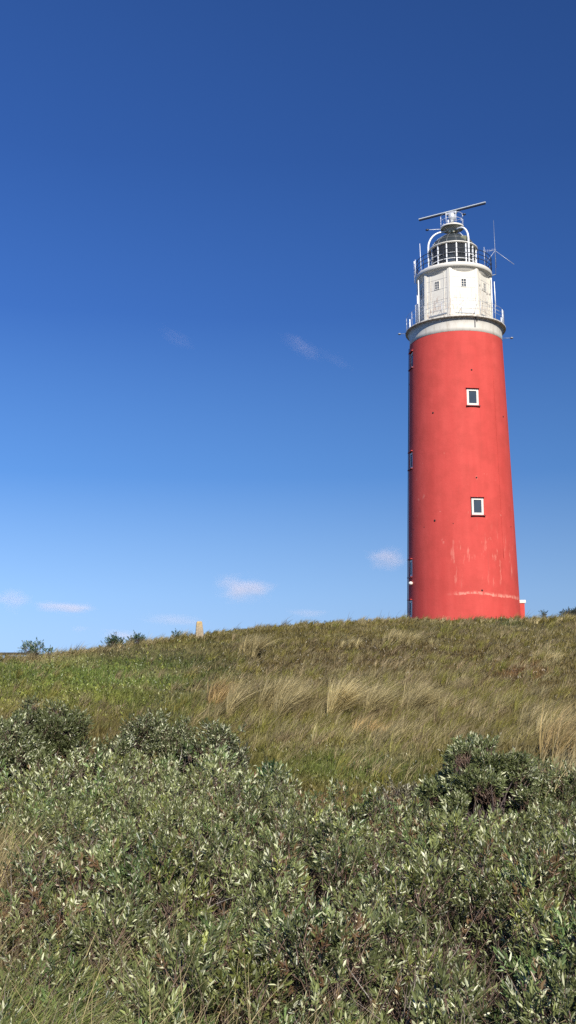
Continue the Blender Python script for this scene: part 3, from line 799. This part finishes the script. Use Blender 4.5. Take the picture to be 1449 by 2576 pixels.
# ------------------------------------------------------------------ shrubs
def make_shoot(nleaf, L, leaf, lw, hi=False):
    """a shoot along +z with narrow folded leaves; returns V, T, leaf index per vertex, stem flag"""
    V = []; Tt = []; tone = []
    def addleaf(p, dv, ln, wd, tn):
        side = np.cross(dv, np.array([rng.normal(), rng.normal(), rng.normal()])); side /= np.linalg.norm(side)+1e-9
        nrm = np.cross(side, dv)
        o = len(V)
        if hi:
            pts = [p, p+dv*ln*.30+side*wd*.42+nrm*wd*.12, p+dv*ln*.30-side*wd*.42+nrm*wd*.12, p+dv*ln*.68+side*wd*.40+nrm*(wd*.05), p+dv*ln*.68-side*wd*.40+nrm*(wd*.05), p+dv*ln-nrm*ln*.10, p+dv*ln*.5-nrm*wd*.12]
            V.extend(pts); Tt.extend([(o, o+1, o+6), (o, o+6, o+2), (o+1, o+3, o+6), (o+2, o+6, o+4), (o+3, o+5, o+6), (o+4, o+6, o+5)]); tone.extend([tn]*7)
        else:
            pts = [p, p+dv*ln*.5+side*wd*.5+nrm*wd*.15, p+dv*ln*.5-side*wd*.5+nrm*wd*.15, p+dv*ln]
            V.extend(pts); Tt.extend([(o, o+1, o+3), (o, o+3, o+2)]); tone.extend([tn]*4)
    ga = 2.4
    for i in range(nleaf):
        s = (i+.6)/nleaf
        p = np.array([0, 0, L*s*.92]) + rng.normal(0, .004, 3)
        az = i*ga + rng.uniform(-.4, .4); el = R(28+50*s) + rng.uniform(-.22, .22)
        dv = np.array([math.cos(az)*math.cos(el), math.sin(az)*math.cos(el), math.sin(el)])
        addleaf(p, dv, leaf*rng.uniform(.7, 1.15), lw*rng.uniform(.75, 1.2), rng.uniform(0, 1))
    # stem
    o = len(V); w = .0028
    V += [np.array([w, 0, -.10]), np.array([-w*.5, w, -.10]), np.array([-w*.5, -w, -.10]), np.array([0, 0, L])]
    Tt += [(o, o+1, o+3), (o+1, o+2, o+3), (o+2, o, o+3)]; tone += [-1]*4
    return np.array(V), np.array(Tt), np.array(tone)
SH_HI = [make_shoot(int(rng.integers(15, 21)), rng.uniform(.06, .12), .039, .0102, True) for _ in range(16)]
SH_MID = [make_shoot(int(rng.integers(13, 18)), rng.uniform(.07, .13), .048, .0132) for _ in range(16)]
SH_FAR = [make_shoot(int(rng.integers(8, 12)), rng.uniform(.09, .15), .060, .0190) for _ in range(12)]
STEMC = np.array([.17, .11, .08])

def place_shoots(P, Dv, S, tint, lib, silver=.10):
    """P (n,3) roots, Dv (n,3) axis, S scale, tint (n,3) leaf colour"""
    parts = []; which = rng.integers(0, len(lib), len(P))
    for k in range(len(lib)):
        I = np.where(which == k)[0]
        if not len(I): continue
        V0, T0, tone = lib[k]
        d = Dv[I]/np.linalg.norm(Dv[I], axis=1)[:, None]
        sp = rng.uniform(0, 2*np.pi, len(I))
        ref = np.stack([np.cos(sp), np.sin(sp), np.zeros(len(I))], 1)
        u = np.cross(d, ref); u /= np.linalg.norm(u, axis=1)[:, None]+1e-9
        w = np.cross(d, u)
        M3 = np.stack([u, w, d], 2)*S[I][:, None, None]
        V = np.einsum('nij,vj->nvi', M3, V0) + P[I][:, None, :]
        br = .72 + .50*(np.maximum(tone, 0)**1.5)[None, :] + 0*sp[:, None]
        C = tint[I][:, None, :]*br[:, :, None]
        sil = (tone > 1-silver)[None, :, None]
        C = np.where(sil, C*.45+np.array([.64, .64, .43])*.66, C)
        C = np.where((tone < 0)[None, :, None], STEMC, C)
        nv = len(V0)
        Tt = (np.arange(len(I))[:, None, None]*nv + T0[None]).reshape(-1, 3)
        parts.append((V.reshape(-1, 3), Tt, C.reshape(-1, 3)))
    return cat(parts)
LEAF = np.array([.158, .186, .070])
def leaf_tint(n, x, y, base=LEAF):
    f = vnoise(x, y, .55, 31)[:, None]; g_ = vnoise(x, y, 1.7, 32)[:, None]
    c = base*(.72+.5*f)
    c = c*(1-.5*g_) + c*np.array([1.12, 1.0, .80])*.5*g_
    return c*rng.uniform(.62, 1.4, n)[:, None]

def canopy(x, y):      # height of the thicket above ground, with hollows
    d = np.hypot(x, y)
    a = vnoise(x, y, .95, 41); b = vnoise(x, y, .42, 42); c = vnoise(x, y, 2.6, 43)
    h = .12 + .38*a + .38*b + .14*c + .13*vnoise(x, y, .19, 46)
    hollow = np.clip((.40-vnoise(x, y, .34, 44))*5, 0, 1)+ .25*np.clip((.36-vnoise(x, y, .85, 45))*5, 0, 1)
    hollow = np.minimum(hollow, 1)
    px_c = col_of(x, y)
    h = np.minimum(h, .80)*(1-.22*np.clip((px_c-980)/80, 0, 1)*np.clip((d-8.5)/2, 0, 1))
    h = h*(1-.30*np.exp(-((px_c-1225)/130)**4)*np.exp(-((d-9.9)/1.3)**4))
    h = h*(1-.62*hollow)
    e = edge_d(col_of(x, y))
    return h*np.clip((e-d)/1.2+.25, .0, 1), hollow

def thicket(nt_, d0, d1, lib, smin, smax, per, tr_):
    """leafy tufts, each a little dome of shoots on its own stem, standing at uneven heights"""
    d = np.sqrt(rng.uniform(d0**2, d1**2, nt_)) if d0 < 9 else d0*(d1/d0)**rng.uniform(0, 1, nt_)
    x, y = spread_x(d)
    h, hol = canopy(x, y); e = edge_d(col_of(x, y))
    px, rw = to_pic(x, y, -1.4+0*x)
    op = 2.2*np.exp(-(((px+10)/55)**2+((rw-2135)/60)**2)) + 1.8*np.exp(-(((px+10)/95)**2+((rw-2550)/100)**2)) + .6*np.exp(-(((px-255)/40)**2+((rw-2320)/25)**2)) + .3*np.exp(-(((px-10)/50)**2+((rw-2330)/50)**2))
    k = (d < e) & (rng.uniform(0, 1, nt_) > .55*hol) & (rng.uniform(0, 1, nt_) > op*1.1) & (h > .05)
    x, y, d, h = x[k], y[k], d[k], h[k]; m = len(x)
    ztop = terrain(x, y) + h + rng.uniform(-.19, .10, m)
    R_ = tr_*rng.uniform(.6, 1.35, m)
    I = np.repeat(np.arange(m), np.maximum(4, (per*(R_/tr_)**2*rng.uniform(.6, 1.3, m)).astype(int))); n = len(I)
    th = rng.uniform(0, 2*np.pi, n); cz = rng.uniform(-.15, 1.0, n); sz = np.sqrt(1-cz*cz)
    u = np.stack([sz*np.cos(th), sz*np.sin(th), cz], 1); rr = rng.uniform(.45, 1.0, n)
    P = np.stack([x[I]+u[:, 0]*R_[I]*rr, y[I]+u[:, 1]*R_[I]*rr, ztop[I]-.10-R_[I]+u[:, 2]*R_[I]*1.15*rr], 1)
    P[:, 2] = np.maximum(P[:, 2], terrain(P[:, 0], P[:, 1])+.01)
    Dv = u*np.array([.85, .85, .5]) + rng.normal(0, .22, (n, 3)) + np.array([0, 0, .75])
    t = leaf_tint(m, x, y)[I]*rng.uniform(.5, 1.45, n)[:, None]
    hue = rng.uniform(0, 1, m)[I]
    t = np.where((hue < .10)[:, None], t*np.array([1.15, 1.10, .8]), np.where((hue > .82)[:, None], t*np.array([.72, .92, .85]), t))
    br = rng.uniform(0, 1, n) < .02 + .20*np.clip((vnoise(P[:, 0], P[:, 1], .8, 48)-.62)*4, 0, 1)
    t[br] = t[br]*.25 + np.array([.20, .10, .055])*.7
    return place_shoots(P, Dv, rng.uniform(smin, smax, n), t, lib)
parts = [thicket(1150, 3.1, 6.6, SH_HI, .75, 1.35, 17, .135), thicket(2200, 6.6, 11.5, SH_MID, .8, 1.3, 12, .14), thicket(1850, 11.5, 19.5, SH_FAR, .85, 1.3, 10, .15)]
o = big_mesh('willow_thicket', *cat(parts), M['leaf']); tag(o, 'low grey-green creeping willow scrub filling the foreground hollow', 'scrub', kind='stuff')

# twigs of the thicket
n = 21000
d = 3.0*(17/3.0)**rng.uniform(0, 1, n); x, y = spread_x(d)
h, hol = canopy(x, y); k = (d < edge_d(col_of(x, y))) & (rng.uniform(0, 1, n) < .35+.65*hol)
x, y, d, h = x[k], y[k], d[k], h[k]; n = len(x)
tc_ = np.where((rng.uniform(0, 1, n) < .30)[:, None], np.array([.22, .18, .15]), np.where((rng.uniform(0, 1, n) < .5)[:, None], np.array([.09, .05, .04]), np.array([.11, .08, .06])))*rng.uniform(.6, 1.25, n)[:, None]
V1 = blades(np.stack([x, y, terrain(x, y)+rng.uniform(0, .12, n)], 1), np.minimum(h*rng.uniform(.5, 1.25, n), .75), (.0035+.0004*d)*rng.uniform(.7, 1.6, n), rng.uniform(-.7, .9, n), rng.uniform(-.4, .5, n), tc_, 3, wind=(1, .2))
# short crooked side twigs
m_ = rng.integers(0, n, 16000); xx, yy = x[m_]+rng.normal(0, .05, 16000), y[m_]+rng.normal(0, .05, 16000)
V2 = blades(np.stack([xx, yy, terrain(xx, yy)+h[m_]*rng.uniform(.15, .95, 16000)], 1), rng.uniform(.05, .18, 16000), (.003+.0003*d[m_]), rng.uniform(-2.2, 2.2, 16000), rng.uniform(-.6, .6, 16000), tc_[m_], 2, wind=(.6, -1))
ms_ = rng.integers(0, n, 420); ps = np.stack([x[ms_]+rng.normal(0, .05, 420), y[ms_]+rng.normal(0, .05, 420), terrain(x[ms_], y[ms_])+h[ms_]*.6], 1)
V4 = blades(ps, rng.uniform(.12, .34, 420), .005+.0004*d[ms_], rng.uniform(-1.6, 1.6, 420), rng.uniform(-.6, .6, 420), np.array([.44, .40, .35])*rng.uniform(.5, 1.1, 420)[:, None], 4, wind=(1, -.3))
o = big_mesh('thicket_twigs', *cat([V1, V2, V4]), M['twig']); tag(o, 'bare brown and grey twigs showing between the willow leaves', 'twigs', kind='stuff')
# leaf litter in the hollows
n = 42000
d = 3.0*(14/3.0)**rng.uniform(0, 1, n); x, y = spread_x(d)
lc = np.array([.10, .058, .038])*rng.uniform(.4, 1.5, n)[:, None]
V3 = blades(np.stack([x, y, terrain(x, y)+rng.uniform(0, .18, n)], 1), rng.uniform(.03, .07, n), rng.uniform(.008, .016, n), rng.uniform(-1.5, 1.5, n), rng.uniform(-.5, .5, n), lc, 2)
o = big_mesh('leaf_litter', *V3, M['twig']); tag(o, 'dead brown leaves lying under the willow scrub', 'leaf litter', kind='stuff')

# separate shrubs
def shrub(px_, rw, width, height, ns, lib, tint, label, cat_, name='willow_shrub', group=None, upright=0.5, nst=60, dist=None, dz=0.0, gaps=.38, silver=.10, smul=1.0, stemcol=(.10, .075, .07)):
    if dist is None: P = G(px_, rw)
    else:
        v = ray(px_, rw); v = v/np.hypot(v[0], v[1]); P = np.array([v[0]*dist, v[1]*dist, 0.0]); P[2] = terrain(P[0], P[1])
    P[2] += dz
    root = empty(name, P); tag(root, label, cat_, group)
    # crown: several lobes
    nl = int(10+22*width); lob = []
    for i in range(nl):
        a = rng.uniform(0, 2*np.pi); e_ = math.asin(rng.uniform(-.1, 1)); q = rng.uniform(.55, 1.0)
        lr = rng.uniform(.10, .17)*min(1.0, .45+.5*width)
        lob.append((width*.42*q*math.cos(e_)*math.cos(a), width*.36*q*math.cos(e_)*math.sin(a), height*(.34+.50*q*math.sin(e_)*rng.uniform(.7, 1.12)), lr, lr*1.25))
    Pp = []; Dd = []
    while len(Pp) < ns:
        l = lob[rng.integers(0, nl)]; v = rng.normal(0, 1, 3); v /= np.linalg.norm(v)
        if v[2] < -.5: continue
        rr = rng.uniform(.55, 1.0)**.5
        p = np.array([l[0]+v[0]*l[3]*rr, l[1]+v[1]*l[3]*rr, l[2]+v[2]*l[4]*rr])
        g_ = vnoise(np.array([p[0]+P[0]]), np.array([p[2]*1.3+p[1]]), .16*max(1, height), 51)[0]
        if g_ < gaps: continue
        Pp.append(p); Dd.append(v*np.array([.8, .8, .4]) + np.array([0, 0, upright]) + rng.normal(0, .25, 3))
    Pp = np.array(Pp); Dd = np.array(Dd); n = len(Pp)
    Pp[:, 2] = np.maximum(Pp[:, 2], .03)
    t = tint[None]*rng.uniform(.65, 1.35, n)[:, None]
    big_mesh('foliage', *place_shoots(Pp, Dd, rng.uniform(.75, 1.2, n)*smul, t, lib, silver), M['leaf'], root)
    mb_ = MB()
    for i in range(nst):
        tip = Pp[rng.integers(0, n)]; b0 = np.array([rng.normal(0, .05*width), rng.normal(0, .05*width), -.05])
        mid = b0*.5+tip*.5+np.array([rng.normal(0, .04), rng.normal(0, .04), height*.10])
        r0 = .006+.006*height
        mb_.tube([b0, mid, tip], [r0, r0*.7, r0*.35], 4, False)
    so = mb_.build('stems', simple_stem(stemcol), root)
    return root
_sm = {}
def simple_stem(c):
    if c not in _sm: _sm[c] = simple('shrub_stem', c, .85, var=.35, scale=12)
    return _sm[c]
DARKL = np.array([.085, .095, .055])
GRP = 'willow shrubs standing above the scrub'
shrub(95, 1960, 1.65, 1.50, 2800, SH_FAR, LEAF*.62, 'large dark bushy willow at the far left, tallest above the scrub', 'shrub', group=GRP, dist=15.6, nst=260, gaps=.36, silver=.04)
shrub(0, 1960, 1.4, 1.3, 1200, SH_FAR, LEAF*.8, 'lighter willow at the left frame edge, touching the large dark one', 'shrub', group=GRP, dist=14.4, nst=60, gaps=.25)
shrub(365, 1905, .95, 1.28, 800, SH_FAR, LEAF*.58, 'small dark willow with a shaded hollow, right of the largest left shrub', 'shrub', group=GRP, dist=16.0, nst=70)
shrub(455, 1905, 1.0, 1.22, 700, SH_FAR, LEAF*.75, 'greyish willow between the small dark willow and the straw tussocks', 'shrub', group=GRP, dist=15.6, nst=60)
shrub(540, 1905, 1.0, 1.12, 620, SH_FAR, LEAF*.62, 'ragged grey willow at the foot of the golden straw tussocks', 'shrub', group=GRP, dist=15.0, nst=90, gaps=.42)
shrub(603, 1905, .34, .85, 130, SH_FAR, DARKL*.9, 'slim dark willow sprig beside the golden tussocks', 'shrub', group=GRP, dist=14.8, nst=14, upright=1.2)
shrub(683, 1940, .34, .66, 130, SH_FAR, np.array([.035, .085, .035]), 'narrow deep green upright shrub at the centre edge of the scrub', 'shrub', group=GRP, dist=13.6, nst=14, upright=1.3)
shrub(270, 1935, 1.1, .95, 560, SH_FAR, LEAF*.75, 'low ragged willow filling the dip between the large left shrub and the small dark one', 'shrub', group=GRP, dist=14.9, nst=70)
shrub(1215, 2090, 1.42, 1.25, 3000, SH_MID, LEAF*.92, 'large leafy willow on the right, rising above the scrub with a dark shaded front', 'shrub', group=GRP, dist=10.7, nst=150, gaps=.42, silver=.10)
shrub(1400, 2060, 1.0, .90, 800, SH_MID, LEAF*.85, 'willow cut by the right frame edge below the dry tall grass', 'shrub', group=GRP, dist=11.4, nst=60)
shrub(1010, 2030, .9, .62, 240, SH_MID, np.array([.13, .12, .07]), 'thin brownish twiggy willow left of the large leafy one', 'shrub', group=GRP, dist=11.6, nst=150, gaps=.4, stemcol=(.16, .12, .10))
shrub(1290, 1965, .95, .80, 110, SH_MID, np.array([.10, .09, .06]), 'almost leafless purple-brown twig bush behind the large leafy willow', 'shrub', group=GRP, dist=12.9, nst=240, gaps=.4, stemcol=(.15, .115, .115))
# low leafy herbs and creeping scrub in the slope turf
x, y, d, z = sample_slope(52000, 13.0, 56.0)
px, row = to_pic(x, y, z)
lw_ = .85*np.exp(-(((px-180)/420)**2+((row-1720)/75)**2)) + .8*np.exp(-(((px-1000)/420)**2+((row-1655)/50)**2)) + .6*np.exp(-(((px-1270)/60)**2+((row-1575)/12)**2)) + .35*np.exp(-(((px-800)/300)**2+((row-1920)/60)**2)) + .12
k = (rng.uniform(0, 1, len(x)) < lw_*(.4+1.1*vnoise(x, y, .8, 61))) & (d > edge_d(col_of(x, y))-.5)
x, y, d, z, px, row = x[k], y[k], d[k], z[k], px[k], row[k]; n = len(x)
c = slope_colour(px, row, x, y)*.85*rng.uniform(.55, 1.35, n)[:, None]
big = rng.uniform(0, 1, n) < .12*(px < 450); c[big] = c[big]*.3+YGREEN*.9
o = big_mesh('slope_herbs', *place_shoots(np.stack([x, y, z], 1), np.stack([rng.normal(0, .5, n), rng.normal(-.2, .5, n), np.ones(n)], 1), rng.uniform(.8, 1.5, n)*(.8+.008*d), c, SH_FAR, .0), M['leaf'])
tag(o, 'low leafy herbs and creeping plants matted into the slope turf', 'herbs', kind='stuff')
# skyline shrubs
GS = 'little bushes on the dune skyline'
HG = np.array([.035, .085, .03])
shrub(80, 1660, .95, .66, 150, SH_FAR, HG, 'round green bush on the left skyline beside the timber rail', 'bush', 'skyline_bush', GS, dist=37.0, nst=40, smul=1.1, gaps=.3, silver=.1, dz=.02)
shrub(122, 1655, .35, .34, 26, SH_FAR, HG, 'tiny sprig right beside the round green bush', 'bush', 'skyline_bush', GS, dist=37.5, nst=10, smul=1.1, silver=.1)
shrub(285, 1634, 1.0, .62, 170, SH_FAR, HG*.8, 'dark sprawling rose bush with reddish hips on the skyline, left of the stone post', 'bush', 'skyline_bush', GS, dist=39.5, nst=60, smul=1.25, silver=0, gaps=.3, dz=-.12)
shrub(343, 1622, .75, .52, 110, SH_FAR, HG*.9, 'dark bush joined to the right end of the sprawling rose bush', 'bush', 'skyline_bush', GS, dist=40.5, nst=30, smul=1.2, silver=0, dz=-.06)
shrub(443, 1608, .42, .46, 34, SH_FAR, HG*.8, 'tiny dark bush alone on the skyline just left of the stone post', 'bush', 'skyline_bush', GS, dist=42.5, nst=16, smul=1.2, silver=0)
shrub(1367, 1562, .42, .42, 26, SH_FAR, HG*.5, 'small dark sprig on the skyline between the tower porch and the right edge', 'bush', 'skyline_bush', GS, dist=54.5, nst=20, smul=1.3, silver=0)
shrub(1452, 1560, 2.2, .62, 300, SH_FAR, np.array([.05, .06, .035]), 'dark low bush at the right edge of the skyline', 'bush', 'skyline_bush', GS, dist=59.0, nst=60, smul=1.6, silver=0, dz=.15)

# foreground grass and stalks
def patch_grass(cx, cy, sx, sy, n, colr, H, zoff=-1.55, lean=.35, wind=(1, -.2)):
    px_ = rng.normal(cx, sx, n); rw = rng.normal(cy, sy, n)
    te = np.tan(np.arctan((rw-1288)/F)-PITCH); te = np.maximum(te, .06)
    d = -zoff/te; az = np.arctan((px_-724.5)/F/CP)
    x, y = d*np.sin(az), d*np.cos(az); z = terrain(x, y)
    h = H*rng.uniform(.4, 1.15, n)
    c = colr[None]*rng.uniform(.55, 1.3, n)[:, None]
    s = rng.uniform(0, 1, n) < .3; c[s] = c[s]*.4+STRAW*.5
    return blades(np.stack([x, y, z], 1), h, (.0030+.00055*d)*rng.uniform(.7, 1.4, n), lean*rng.uniform(-.2, 1.6, n), rng.uniform(.1, .8, n), c, 4, wind=wind)
GF = np.array([.22, .28, .065])
fg = [patch_grass(1400, 1975, 50, 25, 900, STRAW*.8, 1.05, zoff=-1.55, lean=-.1), patch_grass(1330, 1960, 50, 20, 300, STRAW*.65, .9, zoff=-1.55, lean=-.25), patch_grass(-12, 2115, 38, 26, 1100, STRAW*1.0, .78, wind=(1, -.4)), patch_grass(0, 2060, 45, 25, 300, GF, .5),
      patch_grass(10, 2310, 35, 35, 260, STRAW*.7, .6), patch_grass(262, 2335, 30, 25, 420, STRAW*.95, .62, lean=.6),
      patch_grass(0, 2560, 55, 65, 1500, GF*1.0+STRAW*.08, .70), patch_grass(120, 2500, 70, 60, 260, STRAW*.7, .7), patch_grass(190, 2400, 40, 25, 260, STRAW*.6+GF*.3, .42), patch_grass(0, 2420, 50, 50, 700, GF*.9, .5), patch_grass(110, 2590, 90, 50, 900, GF, .5),
      patch_grass(430, 2640, 90, 40, 260, STRAW*.75, .7, lean=.5), patch_grass(700, 2660, 100, 40, 160, STRAW*.8, .7, lean=.5), patch_grass(260, 2640, 100, 45, 420, GF, .65)]
n = 60; px_ = rng.uniform(180, 950, n); rw = rng.uniform(2400, 2660, n)
te = np.tan(np.arctan((rw-1288)/F)-PITCH); d = 1.5/te; az = np.arctan((px_-724.5)/F/CP); x, y = d*np.sin(az), d*np.cos(az)
fg.append(blades(np.stack([x, y, terrain(x, y)], 1), rng.uniform(.62, .92, n), .0055+.0*d, rng.uniform(-.9, 1.1, n), rng.uniform(-.1, .3, n), STRAW[None]*rng.uniform(.6, 1.15, n)[:, None], 6, wind=(1, .1)))
# scattered long stalks through the scrub
n = 170; px_ = rng.uniform(-60, 1500, n); rw = rng.uniform(1990, 2750, n)
te = np.tan(np.arctan((rw-1288)/F)-PITCH); d = 1.6/te; az = np.arctan((px_-724.5)/F/CP); x, y = d*np.sin(az), d*np.cos(az)
k = rng.uniform(0, 1, n) < np.where(px_ < 900, 1.0, .45); x, y, d = x[k], y[k], d[k]; n = len(x)
fg.append(blades(np.stack([x, y, terrain(x, y)], 1), rng.uniform(.6, 1.0, n), (.0028+.0003*d), rng.uniform(-.5, .9, n), rng.uniform(0, .5, n), STRAW[None]*rng.uniform(.45, 1.0, n)[:, None], 5))
o = big_mesh('foreground_grass', *cat(fg), M['grass']); tag(o, 'green and straw grass with long stalks growing through the foreground scrub, thickest at the left', 'grass', kind='stuff')

# ------------------------------------------------------------------ clouds
def cloudmat(name, dens):
    m = bpy.data.materials.new(name); m.use_nodes = True; nt = m.node_tree
    nt.nodes.remove(nt.nodes['Principled BSDF'])
    vol = nt.nodes.new('ShaderNodeVolumePrincipled'); nt.links.new(vol.outputs[0], nt.nodes['Material Output'].inputs['Volume'])
    tc = nt.nodes.new('ShaderNodeTexCoord').outputs['Object']
    ln = nt.nodes.new('ShaderNodeVectorMath'); ln.operation = 'LENGTH'; nt.links.new(tc, ln.inputs[0])
    oi = nt.nodes.new('ShaderNodeObjectInfo')
    ad = nt.nodes.new('ShaderNodeVectorMath'); ad.operation = 'ADD'; nt.links.new(tc, ad.inputs[0]); nt.links.new(oi.outputs['Location'], ad.inputs[1])
    nz = noise(nt, mapping(nt, ad.outputs[0], (1, 1, 1)), 1.7, 6, .6)
    f = math_(nt, 'SUBTRACT', math_(nt, 'SUBTRACT', 1.12, ln.outputs['Value']), math_(nt, 'MULTIPLY', nz, 1.15))
    f = maprange(nt, f, 0.0, 0.42)
    nt.links.new(math_(nt, 'MULTIPLY', f, dens), vol.inputs['Density'])
    vol.inputs['Color'].default_value = (1.0, .85, .84, 1); vol.inputs['Anisotropy'].default_value = -0.22
    return m
CM = [cloudmat('cloud_vapour', .0095), cloudmat('cloud_wisp_vapour', .0030), cloudmat('faint_wisp_vapour', .0006), cloudmat('torn_wisp_vapour', .0020)]
CL = [(610, 1478, 150, 72, 0, 'oblong pinkish cloud hanging left of the tower, above the stone post'),
      (972, 1402, 105, 66, 0, 'small cloud close to the left side of the red tower'),
      (170, 1528, 140, 38, 0, 'flat pale cloud low on the left, above the grassy skyline'),
      (305, 1596, 105, 34, 0, 'bright cloud just above the dark rose bush'),
      (28, 1508, 85, 56, 0, 'faint cloud at the left edge of the sky'),
      (435, 1558, 150, 36, 1, 'thin streak of cloud just left of the stone post'),
      (198, 1580, 50, 22, 1, 'tiny faint puff over the left skyline'),
      (765, 875, 110, 52, 3, 'thin torn wisp high in the sky, left of the white gallery'),
      (845, 905, 110, 36, 2, 'fainter wisp just right of the torn high wisp'),
      (450, 852, 120, 40, 2, 'hardly visible wisp high in the left sky'),
      (775, 1542, 110, 24, 1, 'very faint cloud low over the dune crest in the middle')]
ico = None
for px_, rw, wp, hp, mi, lab in CL:
    v = ray(px_, rw); v = v/np.linalg.norm(v); dist = 3200.0; P = v*dist
    me = bpy.data.meshes.new('cloud'); q = MB().ball((0, 0, 0), 1.0, 20, 12)
    me.from_pydata(q.v, [], q.f); me.materials.append(CM[mi]); me.update()
    o = bpy.data.objects.new('cloud', me); COL.objects.link(o); o.location = P
    s = dist/F
    o.scale = (wp*s*1.02, wp*s*.40, hp*s*.92); o.rotation_euler = (0, R(28 if rw < 1000 else 3), -math.atan2(P[0], P[1]))
    tag(o, lab, 'cloud', 'small fair weather clouds')

# ------------------------------------------------------------------ light
EXPO = 0.5; SKYK = 2**-EXPO      # exposure, and the sky radiance that it brings to the seen blue
SUN_EL, SUN_AZ = R(38), R(168)        # azimuth clockwise from +Y
sd_ = bpy.data.lights.new('sun', 'SUN'); sd_.energy = 5.0; sd_.angle = R(.53); sd_.color = (1.0, .95, .87)
so = bpy.data.objects.new('sun', sd_); COL.objects.link(so)
dv = Vector((math.sin(SUN_AZ)*math.cos(SUN_EL), math.cos(SUN_AZ)*math.cos(SUN_EL), math.sin(SUN_EL)))
so.rotation_euler = dv.to_track_quat('Z', 'Y').to_euler(); so.location = dv*200
wd = bpy.data.worlds.new('World'); sc.world = wd; wd.use_nodes = True; nt = wd.node_tree
sky = nt.nodes.new('ShaderNodeTexSky'); sky.sky_type = 'NISHITA'; sky.sun_disc = False
sky.sun_elevation = SUN_EL; sky.sun_rotation = SUN_AZ
sky.air_density = 1.0; sky.dust_density = 0.6; sky.ozone_density = 2.0; sky.altitude = 0
bg = nt.nodes['Background']; bg.inputs['Strength'].default_value = 0.10
hs = nt.nodes.new('ShaderNodeHueSaturation'); hs.inputs['Saturation'].default_value = 1.3; nt.links.new(sky.outputs[0], hs.inputs['Color'])
nt.links.new(hs.outputs[0], bg.inputs['Color'])
# the deep clear blue of the day, paler to the horizon and towards the left (away from the dark band of the sky)
gn = nt.nodes.new('ShaderNodeNewGeometry'); sp_ = nt.nodes.new('ShaderNodeSeparateXYZ'); nt.links.new(gn.outputs['Incoming'], sp_.inputs[0])
el_ = math_(nt, 'MULTIPLY', sp_.outputs[2], -1.0); xx_ = math_(nt, 'MULTIPLY', sp_.outputs[0], -1.0)
def lin(r, g, b): return tuple(((c/255+.055)/1.055)**2.4 if c > 10 else c/255/12.92 for c in (r, g, b))
rc = ramp(nt, el_, [(0.0, lin(160, 200, 247)), (.064, lin(143, 188, 243)), (.185, lin(91, 145, 218)), (.34, lin(60, 106, 185)), (.477, lin(48, 88, 161)), (.60, lin(43, 79, 146)), (1.0, lin(34, 64, 122))])
tilt_ = math_(nt, 'ADD', 1.0, math_(nt, 'MULTIPLY', xx_, -0.62))
vm = nt.nodes.new('ShaderNodeVectorMath'); vm.operation = 'SCALE'; nt.links.new(rc, vm.inputs[0]); nt.links.new(tilt_, vm.inputs['Scale'])
bg2 = nt.nodes.new('ShaderNodeBackground'); nt.links.new(vm.outputs[0], bg2.inputs['Color']); bg2.inputs['Strength'].default_value = SKYK
ms = nt.nodes.new('ShaderNodeMixShader'); ms.inputs[0].default_value = .94
nt.links.new(bg.outputs[0], ms.inputs[1]); nt.links.new(bg2.outputs[0], ms.inputs[2]); nt.links.new(ms.outputs[0], nt.nodes['World Output'].inputs[0])

# ------------------------------------------------------------------ render settings
sc.view_settings.view_transform = 'Standard'; sc.view_settings.look = 'None'; sc.view_settings.gamma = 1; sc.view_settings.exposure = EXPO
sc.render.engine = 'CYCLES'
sc.cycles.max_bounces = 6; sc.cycles.diffuse_bounces = 3; sc.cycles.glossy_bounces = 2; sc.cycles.transmission_bounces = 4
sc.cycles.transparent_max_bounces = 8; sc.cycles.volume_bounces = 1; sc.cycles.use_denoising = False; sc.cycles.use_adaptive_sampling = False
sc.cycles.caustics_reflective = False; sc.cycles.caustics_refractive = False
